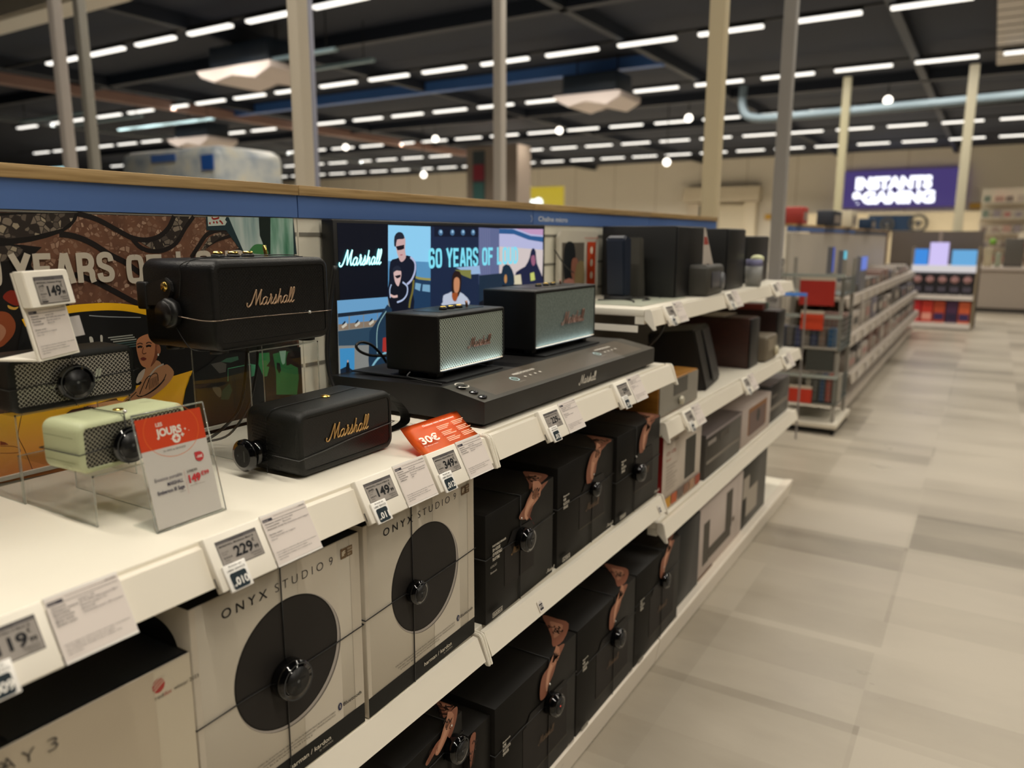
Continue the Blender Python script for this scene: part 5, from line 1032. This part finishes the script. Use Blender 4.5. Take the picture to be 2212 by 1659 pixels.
p = Print(.0003); p.rect(.05,.045,.125,.215,'4E4840'); p.rect(.34,.085,.43,.255,'4E4840'); p.rect(.125,.05,.42,.095,'4E4840'); p.rect(.44,.10,.47,.12,'6A5E54'); p.rect(.0,.0,.18,.012,'7A5E48'); p.rect(.50,.01,.502,.27,'8A7E74'); p.obj('front_print', t, (.0002,0,0), (0,1,0), (0,0,1))
t = carton((-.825,3.262,.085), 0, .43,.24,.300, mat('3E3C36',.5), 'grey box with white window shapes on the far base', GRP)
p = Print(.0003); p.rect(.02,.14,.12,.235,'A89E90'); p.rect(.08,.045,.27,.165,'A89E90'); p.rect(.03,.0,.06,.13,'26241F'); p.obj('front_print', t, (.0002,0,0), (0,1,0), (0,0,1))
# ------------------------------------------------------------------ far section displays
BS = mat('131313', .5); BS2 = mat('0E0F11', .45)
def tower(loc, w, d, h, label, m=BS, front=BS2, name='loudspeaker', rz=0, drv=True, group='large loudspeakers'):
    t = thing(name, label, 'speaker', loc, rz, group); B().box(-d,-.004,0,w,0,h, m, .003).obj('cabinet', t)
    B().box(-.004,.004,.003,w-.003,.003,h-.003, front, .003).obj('front_grille', t)
    return t
tower((-.952,2.660,1.146), .335,.29,.256, 'big black loudspeaker nearest on the upper shelf'); tower((-.925,3.185,1.146), .26,.30,.252, 'big black loudspeaker in the middle of the upper shelf')
t = tower((-.985,3.700,1.146), .42,.25,.223, 'black loudspeaker with cup before it at the end of the upper shelf')
t = thing('info_card', 'white folded card with red top between the first two loudspeakers', 'sign', (-.90,2.80,1.146), 0)
B().prism([(-.01,.0),(.0,.0),(.012,.115),(.008,.115)], 'x', 0, .001, WHITE2) 
B().prism([(.0,.118),(.125,.114),(.012,.25),(.0,.25)], 'x', -.001, .001, mat('B5ACA4',.5)).obj('card_face', t); B().prism([(.0,.19),(.055,.19),(.03,.218),(.0,.218)], 'x', .0011, .0015, mat('9C3A34',.5)).obj('red_band', t); B().box(-.004,.004,.05,.06,0,.119, BLK).obj('card_post', t)
t = thing('radio', 'dark grey cd radio with round speakers before the black loudspeakers', 'radio', (-.875,2.80,1.146), .05)
B().box(-.12,0,0,.235,0,.115, mat('3A3833',.5), .015).obj('radio_body', t); B().box(.0,.004,.04,.16,.03,.09, mat('4A4A50',.4), .004).obj('radio_panel', t); B().cyl((.002,.195,.05), .034, .008, 'x', mat('5A5C60',.35)).obj('speaker_cone', t)
t = thing('cup', 'grey paper cup like canister with yellow lid on the upper shelf end', 'canister', (-.905,3.55,1.146), 0)
B().cyl((0,0,.045), .034, .09, 'z', mat('8A8A88',.5), r2=.038).obj('cup_body', t); B().cyl((0,0,.105), .036, .03, 'z', mat('7A7AA0',.5)).obj('cup_band', t); B().sph((.01,.012,.122), .03, mat('C9CBA0',.5), (1,1,.6)).obj('cup_lid', t)
t = thing('slim_speaker', 'slim dark blue standing speaker leaning on a round foot on the upper shelf', 'speaker', (-1.115,2.50,1.146), .0)
B().prism([(0.0,.012),(.052,.010),(.045,.215),(.0,.222),(-.02,.21)], 'x', -.03, .04, mat('1A2232',.4), .006).obj('speaker_column', t); B().cyl((.0,.03,.006), .05, .012, 'z', DARKM, seg=24).obj('speaker_foot', t)
t = thing('cd_player', 'slim grey standing audio player beside the blue speaker', 'player', (-1.09,2.60,1.146), .0)
B().prism([(.0,.0),(.05,.0),(.02,.215),(-.008,.215)], 'x', -.03, .03, mat('4A4843',.4), .004).obj('player_body', t); B().box(-.05,.05,-.02,.08,0,.004, mat('6A6862',.4)).obj('player_foot', t)
for k, (dx_, y_) in enumerate(((.04,2.42),(.09,2.50),(.03,2.66))): tagp(B().tube(smooth([(-1.18+dx_,y_,1.149),(-1.12+dx_,y_+.06,1.150),(-1.05+dx_*.6,y_+.03,1.149),(-1.0,y_-.02,1.149)],5), .0035, CORD, 6).obj('power_cable'), ('first','second','third')[k]+' of the cables lying round the slim speakers from the left', 'cable', 'loose cables')
tagp(B().box(-1.15,-.93,2.30,2.72,1.1462,1.1478, mat('C2C6B4',.3)).obj('display_mat'), 'pale sheet lying on the near end of the upper shelf', 'mat')
t = thing('poster', 'small white poster with red band and a face on the cream slats', 'poster', (-1.262,2.332,1.165))
B().prism([(.0,.0),(.315,.0),(.315,.198),(.297,.219),(.02,.219),(.0,.198)], 'x', 0, .012, mat('C6C0B2',.4), .003).obj('poster_board', t)
p = Print(.0004); p.rect(.025,.0,.195,.178,'5A544C'); p.poly([(.05,.175),(.11,.175),(.125,.12),(.10,.05),(.05,.05),(.035,.11)],'14181C',3); p.poly([(.10,.12),(.14,.12),(.15,.07),(.12,.04),(.095,.07)],'8A5A4A',3); p.poly([(.04,.05),(.11,.05),(.13,.0),(.04,.0)],'A87468',2); p.poly([(.13,.10),(.19,.11),(.195,.02),(.15,.0),(.12,.02)],'7A6A4A',2)
p.rect(.215,.0,.285,.180,'B8401E')
for k in range(4): p.ell(.25,.150-k*.045,.011,.013,'D8C8B4')
p.text('nouveauté',.30,.190,.010,'B8604A',al='r',w=.11); p.obj('poster_print', t, (.0125,0,0), (0,1,0), (0,0,1))
# lower shelf
n = NT('amber_wood', .4); n.col(n.ramp(n.noise(8,4,(1,.6,6)), [(.3,'8A5A1C'),(.7,'AE7A30')])); AMB = n.m
t = thing('micro_hifi', 'amber wood micro hi-fi with silver front and round knob on the lower right shelf', 'hi-fi', (-.832,2.225,.801), 0)
B().box(-.19,-.003,0,.375,.004,.112, AMB, .004).obj('wooden_case', t); B().box(-.003,.0,.004,.371,.006,.108, mat('8B8880',.3,.5)).obj('silver_front', t); B().box(.0,.001,.13,.26,.055,.106, mat('0C0D0E',.2)).obj('display_window', t); B().cyl((.006,.19,.032), .014, .014, 'x', mat('C9C3B0',.3,.4), bev=.002).obj('volume_knob', t)
for y_ in (.04,.33): B().box(-.15,-.03,y_-.01,y_+.01,0,.005, BLK).obj('foot', t)
t = thing('loudspeaker', 'black loudspeaker with slanted front tilted back on the lower right shelf', 'speaker', (-.850,2.76,.801), .12)
B().prism([(-.075,.0),(.0,.0),(.0,.0),(-.005,.235),(-.09,.225)][1:], 'y', 0, .10, BS) if False else None
B().prism([(-.21,.0),(.0,.0),(-.055,.225),(-.23,.205)], 'y', 0, .27, mat('171716',.45), .006).obj('cabinet', t)
B().prism([(.0005,.02),(.004,.02),(-.047,.212),(-.0515,.212)], 'y', .12, .25, mat('2A2B2E',.35), .001).obj('front_grille', t)
t = tower((-.850,3.335,.801), .15,.36,.218, 'brown wooden loudspeaker nearer on the lower right shelf', m=mwood('mahogany','2A120C','3A1A11',(4,4,30),6), group='brown loudspeakers')
t = tower((-.880,3.96,.801), .17,.36,.200, 'brown wooden loudspeaker at the far end of the lower right shelf', m=mwood('mahogany_dark','1E0C0B','2C1210',(4,4,30),6), group='brown loudspeakers')
t = thing('radio', 'small beige radio with round knob before the brown loudspeakers', 'radio', (-.826,3.555,.801), 0)
B().box(-.10,0,0,.20,0,.118, mat('6E6454',.5), .012).obj('radio_body', t); B().cyl((.006,.155,.04), .022, .016, 'x', mat('C9BFA4',.4), bev=.003).obj('tuning_knob', t); B().box(0,.003,.02,.12,.05,.10, mat('857A68',.5)).obj('radio_panel', t)
cable([(-.95,2.62,.806),(-.97,2.60,.86),(-.98,2.62,.91),(-.99,2.68,.88),(-1.0,2.74,.83),(-1.0,2.78,.806)], .004, 'black cable arching up behind the amber wood hi-fi')
cable([(-.87,2.36,1.10),(-.89,2.35,1.05),(-.95,2.34,.98),(-1.0,2.36,.90)], .005, 'black cable hanging below the near end of the upper shelf')
t = thing('booklet', 'white card lying on the brown loudspeaker', 'booklet', (-1.02,3.35,1.0195), 0); B().box(-.05,.05,0,.2,0,.003, mat('C9C2B8',.5)).obj('booklet_pages', t)
t = thing('disc_stack', 'row of colourful cd cases lying on the far brown loudspeaker', 'cd cases', (-1.08,3.98,1.0015), 0)
for k in range(7): B().box(-.08,.12,.02*k,.02*k+.016,0,.03, mat(('A8504A','8A6A70','9A4A4A','7A7A5E','5E7A80','6E9090','A8B0A0')[k],.5)).obj('disc_case', t)
# ------------------------------------------------------------------ wire basket tower at the head of the next gondola
WIRE = mat('7E8684', .35, .6, name='zinc_wire')
t = thing('promotion_tower', 'zinc wire basket tower with orange price cards beyond the gondola end', 'display rack', (-1.30,5.62,0))
B().box(0,.50,-.01,.60,.045,.085, mat('D2C9B8',.4), .01).obj('tower_base', t); B().box(.02,.48,.03,.58,.008,.046, DARKM).obj('under_frame', t)
for (x_,y_) in ((.03,.02),(.47,.02),(.03,.57),(.47,.57)): B().cyl((x_,y_,.004), .014, .008, 'z', BLK).obj('foot', t)
for k, (x_, y_) in enumerate(((.05,.05),(.46,.05),(.05,.5),(.46,.5))): B().box(x_-.012,x_+.012,y_-.012,y_+.012,.085,1.22, mat('9A958C',.4)).obj('upright', t)
for i, (z0, z1) in enumerate(((.22,.40),(.60,.82),(.98,1.10))):
    b = B()
    for k in range(14): 
        x_ = .05+.41*k/13; b.box(x_-.0015,x_+.0015,.022,.025,z0,z1, WIRE)
        y_ = .03+.45*k/13; b.box(.474,.477,y_-.0015,y_+.0015,z0,z1, WIRE)
    for k in range(7):
        z_ = z0+(z1-z0)*k/6; b.box(.05,.475,.020,.023,z_-.0015,z_+.0015, WIRE); b.box(.477,.480,.02,.49,z_-.0015,z_+.0015, WIRE)
    b.box(.04,.48,.02,.50,z0-.006,z0, WIRE); b.obj('wire_basket', t)
    B().box(.045,.475,.016,.022,z1-.005,z1+.02, mat('A8AEA8',.4)).obj('basket_rim', t)
for (x0,x1,z0,z1,c) in ((.19,.42,.905,1.075,'B02A1E'),(.21,.36,.735,.845,'D2421E'),(.165,.32,.215,.315,'C8341A')):
    b = B().box(x0,x1,-.002,.0,z0,z1, mat(c,.5)); b.box(x0,x1,-.003,-.0005,z1,z1+.022, mat('C9BBA8',.5)); b.obj('price_card', t, label='orange red price card')
B().box(.26,.44,.02,.06,.45,.60, mat('3E403C',.5)).obj('dark_crate', t); B().box(.24,.46,.01,.07,.60,.615, mat('A8A298',.4)).obj('crate_frame', t)
for k, c in enumerate(('5A5E84','77706E','4A4E78','8A8078','3E4468','8C7468','2F5A84')):
    tagp(B().box(-1.24+.055*k,-1.20+.055*k,5.66,5.80,.607,.74, mat(c,.5)).obj('packet'), 'small packet in the middle wire basket, %s from the left' % ('first second third fourth fifth sixth seventh'.split()[k]), 'packet', 'packets in the wire basket')
for k, c in enumerate(('B0A898','6A6660','2F4A70','A85040','8A8478')):
    tagp(B().box(-1.03+.045*k,-.998+.045*k,5.66,5.82,.227,.41, mat(c,.5)).obj('packet'), 'tall packet in the lowest wire basket, %s from the left' % ('first second third fourth fifth'.split()[k]), 'packet', 'packets in the lowest wire basket')
# ------------------------------------------------------------------ second gondola
t = thing('gondola_wall', 'second gondola with blue header beyond the wire basket tower', 'shelving unit', (-1.33,6.25,0))
B().box(-.03,0,0,6.3,.02,1.40, mat('B9B0A2',.5)).obj('back_panel', t); B().box(-.03,.006,0,3.2,1.41,1.45, BLUE).obj('header_board', t); B().box(-.03,.006,3.2,6.3,1.40,1.45, mat('55565E',.5)).obj('header_board', t); B().box(-.05,.01,0,6.3,1.45,1.47, OAK).obj('wooden_ledge', t)
B().box(.03,.46,0,6.3,.03,.10, mat('C6BBAE',.4)).obj('base_deck', t)
for k, (z_, d_, y0_, nm_) in enumerate(((.90,.40,.2,'top'),(.62,.46,0,'middle'),(.34,.50,0,'lower'))):
    s_ = thing('stock_shelf', nm_+' pale shelf of the second gondola', 'shelf', (-1.33,6.25+y0_,z_), 0)
    B().box(.001,d_,0,6.3-y0_,-.025,0, mat('A89E92',.4)).obj('deck', s_); B().prism([(d_,-.03),(d_+.012,-.075),(d_+.024,-.075),(d_+.012,.0),(d_,.0)], 'y', 0, 6.3-y0_, mat('B4AA9E',.4)).obj('price_rail', s_)
    for m_ in range(13):
        ty = y0_+.25+m_*.46
        if ty < 6.2: tagp(B().box(-1.33+d_+.026,-1.33+d_+.03,6.25+ty,6.25+ty+.11,z_-.07,z_-.005, mat('C8C0B8',.4)).obj('price_label'), nm_+' shelf label %s along the second gondola' % ('one two three four five six seven eight nine ten eleven twelve thirteen'.split()[m_]), 'price tag', 'price labels of the second gondola')
    random.seed(20+k); y = y0_+.10; i = 0
    W1 = 'first second third fourth fifth sixth seventh eighth ninth tenth eleventh twelfth thirteenth fourteenth fifteenth sixteenth seventeenth eighteenth nineteenth twentieth'.split()
    while y < 6.0:
        wb = random.uniform(.18,.42); hb = random.uniform(.10,.20) if k else random.uniform(.06,.14)
        c = random.choice(['8A8076','5A5450','A89E94','6A645E','7A6058','4A4644','988F86','6A6670'])
        o_ = thing('product_box', '%s product on the %s shelf of the second gondola, counted from the near end' % (W1[min(i,19)], nm_), 'box', (-1.33+d_-.03,6.25+y,z_+.0005), 0, 'products on the second gondola')
        B().box(-.25,0,0,wb,0,hb, mat(c,.5), .004).obj('carton', o_); B().box(0,.001,wb*.2,wb*.8,hb*.3,hb*.7, mat(random.choice(['B9AFA4','3A3836','8C7C70','9A706A']),.5)).obj('front_label', o_)
        y += wb+random.uniform(.02,.12); i += 1
# lit blue things and screens on the second gondola
for k, (y_, z_, w_, h_, c_, nm_) in enumerate(((6.35,1.12,.05,.19,'2A50C0','dark blue lit screen'),(6.6,1.10,.12,.18,'5AD0E8','cyan lit bottle shape'),(7.3,1.10,.35,.12,'5A78D8','blue lit ring display'))):
    t = thing('lit_display', nm_+' above the second gondola shelves', 'display', (-1.05+.04*k,y_,z_-.195))
    B().box(-.02,.02,0,w_,.195-.195*1,h_+.19-.01, mat('6A6A70',.4)).obj('display_case', t); B().box(.02,.024,.004,w_-.004,.19-.01,h_+.185-.01, mat(c_,.3,emit=.8)).obj('lit_panel', t)
t = thing('panel', 'blue lit strip below the upper rails beside the wire tower', 'panel', (-1.28,5.40,0)); B().box(0,.26,0,.012,.98,1.0, mat('3E7CC0',.3,emit=.6)).obj('lit_strip', t); B().box(.0,.012,0,.012,0,.98, mat('8A8480',.5)).obj('panel_leg', t); B().box(.25,.26,0,.012,0,.98, mat('8A8480',.5)).obj('panel_leg', t)
# brown partition and promotion unit
tagp(B().box(-2.6,-1.42,13.6,13.75,0,1.47, mat('6A5440',.6)).obj('partition'), 'brown partition left of the lit promotion unit', 'partition'); tagp(B().box(-1.40,-.12,13.95,14.1,0,1.47, mat('5E544C',.6)).obj('partition'), 'grey brown partition behind the lit promotion unit', 'partition')
t = thing('promotion_unit', 'white promotion unit with lit blue screens and black and red products', 'display rack', (-1.02,13.35,0))
PW = mat('DAD2CC',.4)
B().box(0,.85,-.02,.40,.02,.10, PW).obj('unit_base', t); B().box(-.012,.0,0,.40,.02,1.23, mat('9A8E78',.5)).obj('side_panel', t); B().box(.85,.875,0,.42,.02,1.23, mat('8F8068',.5)).obj('side_panel', t); B().box(0,.85,.40,.42,.02,1.20, mat('4A4448',.5)).obj('back_panel', t)
B().box(0,.85,-.02,.40,.45,.52, PW).obj('unit_shelf', t); B().box(0,.85,-.02,.40,.86,.96, mat('F2ECEC',.4,emit=.7)).obj('lit_shelf', t)
B().box(.02,.20,.05,.07,.96,1.20, mat('3C90E8',.3,emit=.9)).obj('screen', t); B().box(.52,.84,.05,.07,.96,1.19, mat('6AB0E4',.3,emit=.9)).obj('screen', t); B().box(.22,.47,.02,.05,.96,1.30, mat('CFC2F4',.3,emit=1)).obj('lit_tower', t); B().box(.32,.37,.03,.05,1.30,1.47, mat('8A7E78',.5)).obj('pole', t)
ORD = 'leftmost,second,middle,fourth,rightmost'.split(',')
for k in range(5):
    o_ = thing('product_box', ORD[k]+' black box with pink face picture in the promotion unit', 'box', (-1.00+.165*k,13.36,.5205), 0, 'black boxes in the promotion unit'); B().box(0,.15,0,.1,0,.31, mat('1E1B20',.5)).obj('carton', o_); B().cyl((.075,-.002,.23), .055, .004, 'y', mat('B88C8C',.5)).obj('face_picture', o_); B().box(.02,.13,-.003,0,.05,.12, mat('4E4A58',.5)).obj('front_label', o_)
for k, c in enumerate(('C82A30','C8382A','B8482A','4A2A4A','C85A34')):
    o_ = thing('product_box', ORD[k]+' red or purple box low in the promotion unit', 'box', (-1.00+.165*k,13.36,.1005), 0, 'red boxes in the promotion unit'); B().box(0,.15,0,.1,0,.32, mat(c,.5)).obj('carton', o_); B().box(.01,.14,-.002,0,.04,.14, mat(('D87070','E8A090','3A2A5A','2A2040','3A2A5A')[k],.5)).obj('front_label', o_)
# ------------------------------------------------------------------ far wall: signs and merchandise
t = thing('wall_sign', 'purple wall sign with white lit letters INSTANTS GAMING', 'sign', (-7.85,49.6,3.1))
B().box(0,6.35,0,.15,0,2.05, mat('5A4A96',.5,emit=.5)).obj('sign_board', t)
p = Print(.02); LT = mat('F2F4FF',.3,emit=2.2); p.text('INSTANTS', .75,1.05,.62, LT, w=3.9, bold=.06); p.text('&GAMING', .55,.25,.62, LT, w=4.3, bold=.06); p.obj('lit_letters', t, (0,-.02,0), (1,0,0), (0,0,1), label='white lit letters')
t = thing('wall_sign', 'yellow sign with a white lit logo over the wooden ledge', 'sign', (-24.4,40,2.9)); B().box(0,3.2,0,.15,0,1.35, mat('D8BC10',.5,emit=.6)).obj('sign_board', t)
B().sph((1.25,-.1,.35), .30, mat('F2FFF8',.3,emit=2.2), (1,.2,1)).obj('lit_logo', t); B().sph((1.65,-.1,.45), .28, mat('F2FFF8',.3,emit=2.2), (1,.2,1)).obj('lit_logo', t); B().box(-.9,.6,-.05,.0,.15,.4, mat('2E5A48',.5)).obj('green_label', t)
for x_, nm in ((-24.2,'left'),(-21.4,'right')): tagp(B().box(x_,x_+.1,40.02,40.12,.0,2.9, mat('8A8478',.5)).obj('sign_post'), nm+' post under the yellow sign', 'post')
t = thing('clad_column', 'square pale column with red and green banner behind the ledge', 'column', (-20.9,30,0)); B().box(0,2.7,0,1.2,0,5.4, mat('8C7F74',.5)).obj('column_cladding', t)
b = B().box(.35,1.0,-.03,0,1.5,5.2, mat('3A4448',.5)); b.obj('banner', t); B().box(.38,.97,-.04,-.031,3.9,4.6, mat('8A2A3A',.5)).obj('banner_picture', t); B().box(.38,.97,-.04,-.031,2.6,3.8, mat('3F7070',.5)).obj('banner_text_panel', t)
t = thing('white_awning', 'cream box canopy and doorway on the far wall behind the thick pole', 'canopy', (-17.3,49.2,0)); B().box(0,4.8,0,.7,3.6,4.5, mat('D9CDB4',.5)).obj('canopy', t); B().box(.2,1.0,.2,.7,0,3.55, mat('CFC2AC',.5)).obj('side_wall', t); B().box(3.9,4.6,.2,.7,0,3.55, mat('E4D8BE',.5)).obj('side_wall', t); B().box(1.0,1.2,.25,.6,1.5,3.4, mat('3A3834',.5)).obj('dark_frame', t); B().box(2.0,3.9,.4,.7,0,3.4, mat('DDD2B8',.5)).obj('front_wall', t)
for i, (x_, w_, z_, h_, c_, nm) in enumerate(((-12.2,1.9,2.5,.3,'C99A2E','left of the grey pole'),(-1.3,2.0,2.95,.3,'C99A2E','right of the purple sign'))):
    tagp(B().box(x_,x_+w_,49.7,49.85,z_,z_+h_, mat(c_,.5)).obj('wall_sign'), 'small orange yellow header board '+nm, 'sign', 'orange header boards')
t = thing('shelf_wall', 'cream merchandise wall with dark screens below the purple sign', 'shelving unit', (-9.6,47.5,0)); B().box(0,9.0,0,.5,0,2.75, mat('CFC0A0',.5)).obj('shelf_wall_body', t)
for (x_, w_) in ((1.6,1.1),(3.6,2.2)): B().box(x_,x_+w_,-.1,-.01,1.75,2.6, mat('14304E',.35)).obj('dark_screen', t)
for i, (x_, z_, r_) in enumerate(((-3.5,1.55,.42),(-5.0,1.5,.3))):
    t = thing('steering_wheel', ('larger' if i == 0 else 'smaller')+' dark racing wheel shape on the far merchandise wall', 'wheel', (x_,47.0,0)); B().tube([(r_*math.cos(a*PI/12),0,z_+.6+r_*math.sin(a*PI/12)) for a in range(24)], .07, mat('3A3834',.5), 8, closed=True).obj('rim', t); B().cyl((0,0,z_+.6), .15, .06, 'y', mat('4A4846',.5)).obj('hub', t); B().box(-.05,.05,.03,.12,0,z_+.6, mat('8A8074',.5)).obj('stand', t)
t = thing('shelf_wall', 'cream wall of small goods at the right edge of the picture', 'shelving unit', (-.25,30,0)); B().box(-.2,8,0,.4,0,2.95, mat('EFE6D4',.5)).obj('shelf_wall_body', t)
for r_ in range(5):
    B().box(-.2,8,-.35,-.001,.55+.48*r_,.59+.48*r_, mat('F2EADA',.5)).obj('wall_shelf', t)
random.seed(5); NN = 0
RW = ['lowest','second lowest','middle','second highest','highest']; CW = 'first second third fourth fifth sixth seventh eighth ninth tenth eleventh'.split()
for r_ in range(5):
    for c_ in range(7):
        w_ = random.uniform(.16,.26); h_ = random.uniform(.14,.24); cc = random.choice(['B8A294','D0A898','9A8A80','C88A80','D8CABA','8A9A8A','E0D4C4','A89CA0'])
        tagp(B().box(-.38+.3*c_,-.38+.3*c_+w_,29.68,29.9,.592+.48*r_,.592+.48*r_+h_, mat(cc,.5)).obj('packet'), '%s packet on the %s shelf of the right hand wall of goods' % (CW[c_], RW[r_]), 'packet', 'packets on the right hand wall')
t = thing('counter', 'pale counter with grey panel at the right edge', 'counter', (-.28,17,0)); B().box(0,3,0,.8,.08,.78, mat('A89C90',.5)).obj('counter_body', t); B().box(-.05,3,-.05,.85,.78,.84, mat('C9BDB4',.4)).obj('counter_top', t); B().box(.02,3,.03,.75,0,.08, mat('4A4540',.5)).obj('counter_plinth', t)
for k, (x_, w_, h_, c_) in enumerate(((0.0,.12,.30,'C9B49A'),(.16,.14,.36,'B8AC90'),(.34,.10,.26,'9AA08A'),(.48,.30,.52,'5E5A54'),(.82,.2,.5,'A87A3A'))):
    tagp(B().box(-.28+x_,-.28+x_+w_,17.1,17.3,.841,.84+h_, mat(c_,.5), .01).obj('container'), '%s container on the pale counter at the right edge' % CW[k], 'container', 'containers on the counter')
tagp(B().sph((.0,17.2,1.50), .06, mat('6FA02A',.5)).obj('green_ball') , 'small bright green ball on top of the counter goods', 'ball'); bpy.data.objects['green_ball'].location = (.0,.0,-.2)
t = thing('awning', 'white curved canopy at the right edge above the counter', 'canopy', (.45,19.4,1.35)); B().prism([(0,0),(0,.1),(.5,.45),(2.5,.55),(2.5,0)], 'y', 0, .5, mat('CFC4B0',.5)).obj('canopy', t); B().box(1.0,1.08,.2,.3,-1.35,0, mat('8A8478',.5)).obj('canopy_leg', t)
# behind the ledge: wrapped pallet and pieces that peep over
t = thing('wrapped_pallet', 'pallet wrapped in white film with blue tape behind the wooden ledge', 'pallet', (-11.15,7.0,0)); 
n = NT('cloudy_wrap', .35); n.col(n.ramp(n.noise(3,5), [(.3,'8C98A8'),(.5,'BCC0BE'),(.7,'CFC8B4')])); WRAP = n.m
B().box(0,2.2,0,1.2,.14,2.58, WRAP, .14).obj('wrapped_goods', t); B().box(0,2.2,0,1.2,0,.13, mat('8A6A44',.6)).obj('pallet_base', t)
b = B().box(1.9,2.15,-.012,.0,2.25,2.45, mat('2A5CB0',.4)); b.box(.8,1.35,-.012,0,2.40,2.5, mat('4A70B8',.4)); b.obj('blue_tape', t)
t = thing('lit_sign', 'bright cyan white lit sign far at the left edge above the ledge', 'sign', (-26.5,12,2.9)); B().box(0,5.0,0,.1,0,.32, mat('C0F0F4',.3,emit=1.4)).obj('lit_face', t); B().box(2.4,2.5,.02,.1,-2.9,0, mat('7A7A78',.5)).obj('sign_leg', t)
# red crate, boxes on top of second gondola
for i, (x_, y_, w_, h_, c_, nm_) in enumerate(((-1.36,6.4,.2,.13,'A83A34','red box'),(-1.34,7.6,.5,.14,'2A2E38','dark rounded helmet like box'),(-1.34,8.7,.4,.17,'C9BFA8','cream box'),(-1.34,10.2,.5,.12,'14304E','dark blue box'))):
    t = thing('product_box', nm_+' standing on the ledge of the second gondola', 'box', (x_,y_,1.4705)); B().box(-.06,.08,0,w_,0,h_, mat(c_,.5), .01).obj('carton', t); B().box(.08,.082,w_*.2,w_*.8,h_*.2,h_*.7, mat('8A8078',.5)).obj('front_label', t)
